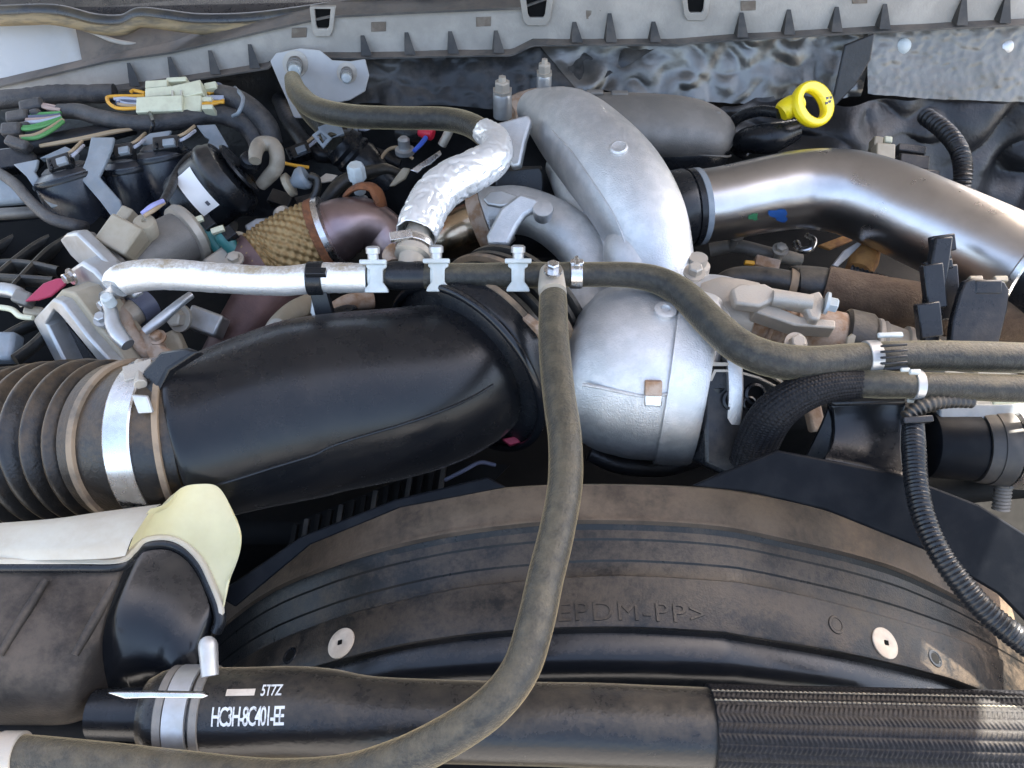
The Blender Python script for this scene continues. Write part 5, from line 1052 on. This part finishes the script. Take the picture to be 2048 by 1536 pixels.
# ================================================================== RIGHT
t = thing('dipstick', 'bright yellow oil dipstick ring handle in front of the firewall', 'dipstick', (1600, 230, .06))
do = Z(1625, 207, .125); dn = (-FWD * .85 + RGT * .45 + UPV * .1).normalized(); e = frame(dn)
def ell(cx, cy, rx, ry, rot, o, n, k=28): return [pl(cx + rx * math.cos(a) * math.cos(R(rot)) - ry * math.sin(a) * math.sin(R(rot)), cy + rx * math.cos(a) * math.sin(R(rot)) + ry * math.sin(a) * math.cos(R(rot)), o, n) for a in [2 * math.pi * i / k for i in range(k)]]
b = B(); b.ringplate(ell(1632, 205, 38, 47, -20, do, dn), ell(1630, 207, 18, 29, -28, do, dn), -dn * .012); build(b, 'ring', 'yellow', t, bevel=.0035)
T1('stem', 'yellow', [(1562, 226, .112, 17), (1570, 220, .115, 21), (1588, 210, .12, 21), (1602, 204, .122, 15)], t, seg=20)
b = B(); o2 = do + dn * .0003
for x, y in ((1655, 196), (1660, 203), (1654, 206), (1662, 195)): b.prism([pl(x + a, y + c, o2, dn) for a, c in ((-3, -2), (3, -3), (2, 2), (-2, 3))], -dn * .002)
build(b, 'print', 'ink', t)
T1('dipstick_tube', 'clean_black', [(1560, 226, .11, 11), (1520, 222, .10, 11), (1480, 234, .08, 11), (1458, 256, .06, 11), (1462, 284, .04, 11), (1490, 310, .02, 11)], t, seg=14)
T1('coolant_tube', 'clean_black', [(1590, 260, .08, 22), (1540, 276, .075, 30), (1490, 282, .06, 24), (1480, 300, .04, 16)], None, 'short thick black tube under the yellow dipstick', 'tube')
t = thing('side_connector', 'beige and black electrical connector behind the steel charge pipe', 'connector', (1800, 320, .03))
b = B(); b.bx(1772, 312, .06, 38, 56, 30, -6, (0, -.6, .8)); build(b, 'beige_block', 'sensor_beige', t, bevel=.002)
for x, y, w, h, m in ((1758, 282, 18, 22, 'sensor_beige'), (1778, 278, 16, 14, 'ivory'), (1826, 296, 56, 16, 'cloth_tape'), (1830, 322, 60, 30, 'black_plastic'), (1850, 350, 60, 28, 'black_plastic')):
    b = B(); b.bx(x, y, .055, w, h, 30, -8, (0, -.6, .8)); build(b, 'shell', m, t, bevel=.002)
T1('corrugated_loom', 'dark_cloth', [(1850, 232, .07, 16), (1890, 262, .075, 17), (1918, 300, .075, 17), (1926, 345, .06, 17), (1918, 400, .03, 16)], None, 'dark corrugated loom hanging behind the beige connector', 'loom', n=30, mod=lambda d, a: 1 + .09 * math.sin(d * 1400))
# foam sleeved hose
t = thing('foam_hose', 'brown foam sleeved hose with smooth black elbow under the charge pipe', 'hose', (1800, 600, .0))
T1('elbow', 'black_rubber', [(1436, 610, .02, 22), (1440, 580, .035, 24), (1468, 560, .045, 25), (1520, 558, .05, 25), (1600, 570, .05, 26)], t, seg=28)
T1('collar', 'black_rubber', [(1588, 568, .05, 34), (1596, 568, .05, 37), (1644, 574, .05, 39), (1654, 576, .05, 36)], t, seg=32, n=3)
T1('tan_band', 'tan_ring', [(1578, 566, .05, 30), (1592, 568, .05, 33)], t, seg=28, n=2)
T1('foam', 'foam_brown', [(1648, 576, .05, 45), (1720, 592, .05, 47), (1850, 616, .05, 49), (2000, 640, .05, 50), (2120, 656, .05, 50), (2330, 690, .04, 52)], t, seg=40, n=20, mod=lambda d, a: 1 + .02 * noise.noise(Vector((d * 90, math.cos(a) * 3, math.sin(a) * 3))))
T1('corrugated_line', 'clean_black', [(1700, 540, .03, 10), (1770, 562, .03, 10), (1850, 580, .03, 10)], None, 'thin ribbed black line between foam hose and charge pipe', 'line', n=40, seg=14, mod=lambda d, a: 1 + .15 * math.sin(d * 1100))
t = thing('cable_clip', 'tall black ratchet cable clip standing over the foam hose', 'clip', (1875, 600, .03))
for x, y, w, h, z in ((1890, 486, 46, 34, .13), (1886, 512, 36, 24, .128), (1880, 530, 54, 20, .13), (1872, 572, 40, 90, .125), (1862, 640, 46, 70, .11)):
    b = B(); b.bx(x, y, z, w, h, 22, 8, (0, -.75, .66)); build(b, 'segment', 'clean_black', t, bevel=.0015)
b = B(); b.bx(1896, 585, .10, 50, 110, 20, 6, (0, -.75, .66)); build(b, 'back_plate', 'black_plastic', t, bevel=.002)
b = B(); b.plate([(1872, 474), (1908, 472), (1896, 560), (1880, 690), (1846, 690), (1858, 560)], .118, (0, -.75, .66), .012); build(b, 'post', 'clean_black', t, bevel=.002)
t = thing('hose_saddle', 'broad black plastic saddle bracket clasping the foam hose', 'bracket', (1960, 650, .03))
b = B(); b.plate([(1920, 590), (1930, 562), (1946, 556), (2010, 562), (2020, 580), (2016, 620), (1998, 690), (1900, 694), (1906, 640)], .115, (0, -.7, .71), .01); build(b, 'plate', 'black_plastic', t, bevel=.002)
for x in (1954, 2004):
    b = B(); b.bx(x, 556, .13, 26, 12, 14, 0, (0, -.4, .9)); build(b, 'tooth', 'sensor_beige', t, bevel=.001)
b = B(); b.bx(1978, 574, .128, 56, 30, 16, 0, (0, -.7, .7)); build(b, 'latch', 'black_plastic', t, bevel=.002)
# things in the dark gap under the charge pipe
T1('spring_clip', 'steel_bright', [(1592, 486, .0, 8), (1600, 500, .0, 7), (1620, 498, .005, 7), (1628, 480, .01, 6), (1612, 470, .01, 5)], None, 'shiny spring clip in the dark gap under the charge pipe', 'clip', seg=10)
b = B(); b.plate([(1636, 490), (1690, 470), (1706, 480), (1660, 498)], .0, (0, -.4, .9), .005); build(b, 'rusty_strip', 'rust_orange', label='rusty strip in the dark gap under the charge pipe', cat='strip', bevel=.001)
b = B(); b.plate([(1666, 530), (1690, 500), (1716, 484), (1724, 488), (1700, 512), (1676, 534)], .04, (.3, -.5, .8), .005); build(b, 'steel_blade', 'zinc', label='slanted steel blade above the black collar of the foam hose', cat='blade', bevel=.001)
T1('amber_plug', 'rust_orange', [(1716, 545, .01, 26), (1728, 520, .015, 28), (1738, 498, .015, 22)], None, 'amber coloured plug behind the steel blade', 'plug')
b = B(); b.bx(1536, 524, .0, 50, 24, 20, -16, (0, -.5, .86)); build(b, 'tan_block', 'rust_light', label='small tan block in the dark gap above the black elbow', cat='block', bevel=.002)
b = B(); b.bx(1500, 524, .0, 20, 8, 10, -6, (0, -.5, .86)); build(b, 'orange_tag', 'orange_wire', label='tiny orange tag beside the tan block', cat='tag', bevel=.001)

# throttle sensor box
t = thing('throttle_box', 'dark plastic throttle sensor housing with round sockets beside the compressor cover', 'housing', (1480, 850, -.06))
to = Z(1480, 830, .05); tn = Vector((.12, -.72, .68)).normalized()
b = B(); b.prism(onp([(1408, 752), (1424, 728), (1500, 734), (1560, 760), (1580, 800), (1560, 880), (1530, 930), (1470, 960), (1410, 930)], to, tn), -tn * .05); build(b, 'case', 'black_plastic', t, bevel=.004)
b = B(); b.ringplate(onp([(1404, 756), (1420, 724), (1480, 726), (1540, 744), (1590, 778), (1560, 778), (1520, 758), (1470, 744), (1432, 744), (1424, 762)], to + tn * .006, tn), onp([(1412, 756), (1424, 732), (1480, 732), (1538, 750), (1570, 770), (1556, 772), (1518, 753), (1470, 739), (1429, 739), (1419, 758)], to + tn * .006, tn), -tn * .012); build(b, 'lid_edge', 'cast_dusty', t)
for x, y, r in ((1508, 788, 17), (1496, 806, 11), (1462, 800, 16), (1466, 772, 9)):
    q = pl(x, y, to, tn); m_ = mpp(q); b = B(); b.lathe(q - tn * .001, tn, [(0, r * 1.35 * m_), (.005, r * 1.3 * m_), (.006, r * 1.0 * m_), (.001, r * .95 * m_)], 24); o_ = build(b, 'socket', 'clean_black', t)
    b = B(); b.lathe(q + tn * .0002, tn, [(0, r * .9 * m_), (.0012, r * .85 * m_)], 20); build(b, 'socket_recess', 'void', o_)
b = B(); b.lathe(pl(1438, 770, to, tn) - tn * .01, Vector((0, -.45, -.9)), [(0, .012), (.01, .012), (.06, .013), (.065, .010)], 24); build(b, 'lug', 'black_plastic', t)
# lower braided hose on the right
t = thing('braided_hose', 'black braided hose curving up to a plain rubber hose at the right', 'hose', (1640, 800, .05))
QP = pz([(1500, 930, .02, 40), (1520, 872, .05, 41), (1552, 822, .08, 40), (1604, 788, .098, 36), (1660, 771, .105, 32), (1720, 766, .105, 29)])
NQ = 24
def braid2(d, a):
    k = a * NQ / (2 * math.pi); fr = k - math.floor(k); rg = abs(math.sin(math.pi * fr)) ** .7
    return 1 + .040 * rg + .016 * math.sin(d * 2300 + math.pi * (int(k) % 2)) * rg
b = B(); b.tube(QP, seg=NQ * 8, n=64, mod=braid2); build(b, 'braid', 'braid_black', t, auto=R(180))
T1('rubber_hose', 'hose_rubber', [(1700, 767, .105, 27), (1760, 768, .107, 29), (1800, 770, .108, 27), (1900, 772, .108, 27), (2000, 776, .108, 28), (2120, 780, .108, 28), (2330, 795, .10, 29)], t, seg=28)
worm(t, 1832, 770, .108, 29, 18, 'zinc', False)
b = B(); b.bx(1832, 742, .135, 22, 10, 10, 0, (0, -.4, .9)); b.bx(1812, 738, .13, 18, 8, 8, 0, (0, -.4, .9)); build(b, 'clip_tab', 'nylon_white', t, bevel=.001)
b = B(); b.bx(1834, 795, .09, 36, 22, 6, 0, (0, -.8, .6)); build(b, 'white_tag', 'nylon_white', t, bevel=.001)
# black shroud bracket tower
t = thing('shroud_tower', 'glossy black plastic tower rising from the angular shield behind the shroud', 'tower', (1740, 930, -.02))
S1 = [(1660, 800), (1690, 792), (1790, 794), (1812, 802)]
rows_ = [([(1668, 796), (1700, 790), (1780, 790), (1808, 796)], .075), ([(1664, 806), (1700, 802), (1784, 802), (1812, 806)], .078), ([(1668, 826), (1702, 824), (1780, 822), (1808, 826)], .066), ([(1672, 860), (1708, 862), (1776, 862), (1800, 864)], .055), ([(1662, 900), (1706, 908), (1776, 920), (1802, 924)], .045), ([(1640, 922), (1700, 932), (1776, 952), (1812, 966)], .047)]
b = B(); b.grid([ringpts(P, z) for P, z in rows_]); ob = build(b, 'tower', 'shroud_clean', t, sub=1, auto=R(180)); sm = ob.modifiers.new('s', 'SOLIDIFY'); sm.thickness = .012
b = B(); b.plate([(1606, 920), (1640, 850), (1662, 796), (1676, 796), (1670, 900), (1656, 930)], .045, (-.5, -.6, .6), .006); build(b, 'web', 'black_plastic', t, bevel=.002)
b = B(); b.plate([(1658, 800), (1668, 788), (1800, 784), (1816, 792), (1812, 804), (1670, 808)], .085, (0, -.2, .97), .006); build(b, 'top_lip', 'black_plastic', t, bevel=.002)
b = B(); b.bx(1634, 832, .0, 30, 60, 30, 10, (0, -.6, .8)); build(b, 'tan_stud', 'rust_light', label='tan dusty stud behind the braided hose', cat='stud', bevel=.003)
# corrugated loom over the shield
t = thing('split_loom', 'corrugated black split loom curving down over the shield and shroud at right', 'loom', (1850, 1000, .04))
LP_ = pz([(1826, 848, .085, 20), (1828, 900, .085, 22), (1832, 960, .08, 22), (1846, 1030, .075, 22), (1876, 1100, .07, 22), (1925, 1170, .062, 23), (1990, 1240, .052, 24), (2110, 1330, .04, 25)])
b = B(); b.tube(LP_, seg=28, n=48, mod=lambda d, a: 1 + (.06 * math.sin(d * 1700) if abs(a - 4.4) > .35 else -.02)); build(b, 'loom', 'clean_black', t)
b = B(); b.tube(pz([(1812, 836, .09, 14), (1832, 820, .095, 16), (1862, 806, .10, 16), (1900, 802, .10, 14), (1945, 803, .098, 13)]), seg=20, n=24, mod=lambda d, a: 1 + .08 * math.sin(d * 1300)); build(b, 'upper_loom', 'black_rubber', t)
b = B(); b.bx(1838, 838, .10, 60, 14, 18, 4, (0, -.5, .86)); build(b, 'clip', 'clean_black', t, bevel=.001)
# pump canister
t = thing('pump_canister', 'dark cylindrical pump with brown band and bright aluminium end at right edge', 'pump', (1950, 920, -.06))
pc, pd = Z(1850, 888, .015), (Z(2100, 902, .015) - Z(1850, 888, .015)).normalized(); m_ = mpp(pc)
b = B(); b.lathe(pc, pd, [(0, 60 * m_), (.002, 66 * m_), (.045, 68 * m_), (.048, 64 * m_)], 44); build(b, 'motor', 'shield_black', t)
b = B(); b.lathe(pc + pd * .048, pd, [(0, 70 * m_), (.006, 72 * m_), (.016, 72 * m_), (.017, 66 * m_)], 44); build(b, 'collar', 'rib_dark', t)
b = B(); b.lathe(pc + pd * .060, pd, [(0, 74 * m_), (.016, 76 * m_), (.018, 70 * m_)], 44); build(b, 'brown_band', 'rib_dark', t)
b = B(); b.lathe(pc + pd * .078, pd, [(0, 76 * m_), (.002, 80 * m_), (.08, 80 * m_)], 44); build(b, 'aluminium_end', 'steel_bright', t)
b = B(); q = Z(2010, 945, .0); b.lathe(q, Vector((0, -.55, -.8)), [(k * .0018, .0085 if k % 2 else .0072) for k in range(22)], 16); build(b, 'threaded_stud', 'dull_cast', t)
b = B(); b.plate([(1880, 808), (2110, 806), (2110, 836), (1880, 842)], .05, (0, -.6, .8), .008); build(b, 'rail', 'zip_grey', label='flat grey rail above the pump canister', cat='rail', bevel=.002)
b = B(); b.plate([(1985, 800), (2110, 788), (2110, 802), (1990, 806)], .075, (0, -.2, .97), .004); build(b, 'sunlit_strip', 'ivory', label='thin pale strip above the grey rail at the right edge', cat='strip', bevel=.001)  # pale ivory colour stands for sunlight on the strip
T1('lower_hose', 'block', [(1830, 985, -.04, 30), (1900, 980, -.05, 30), (2000, 968, -.05, 32), (2110, 960, -.05, 32)], None, 'dull brownish hose low behind the angular shield', 'hose')
b = B(); b.plate([(1004, 878), (1030, 872), (1042, 884), (1020, 890)], -.03, (0, -.5, .86), .01); build(b, 'red_plug', 'pink_red', label='small dark red plug below the intake duct end ring', cat='plug', bevel=.001)
T1('heat_line', 'rust', [(1340, 190, .05, 14), (1400, 186, .05, 16), (1470, 190, .05, 14)], None, 'rust brown line behind the grey manifold box', 'line')
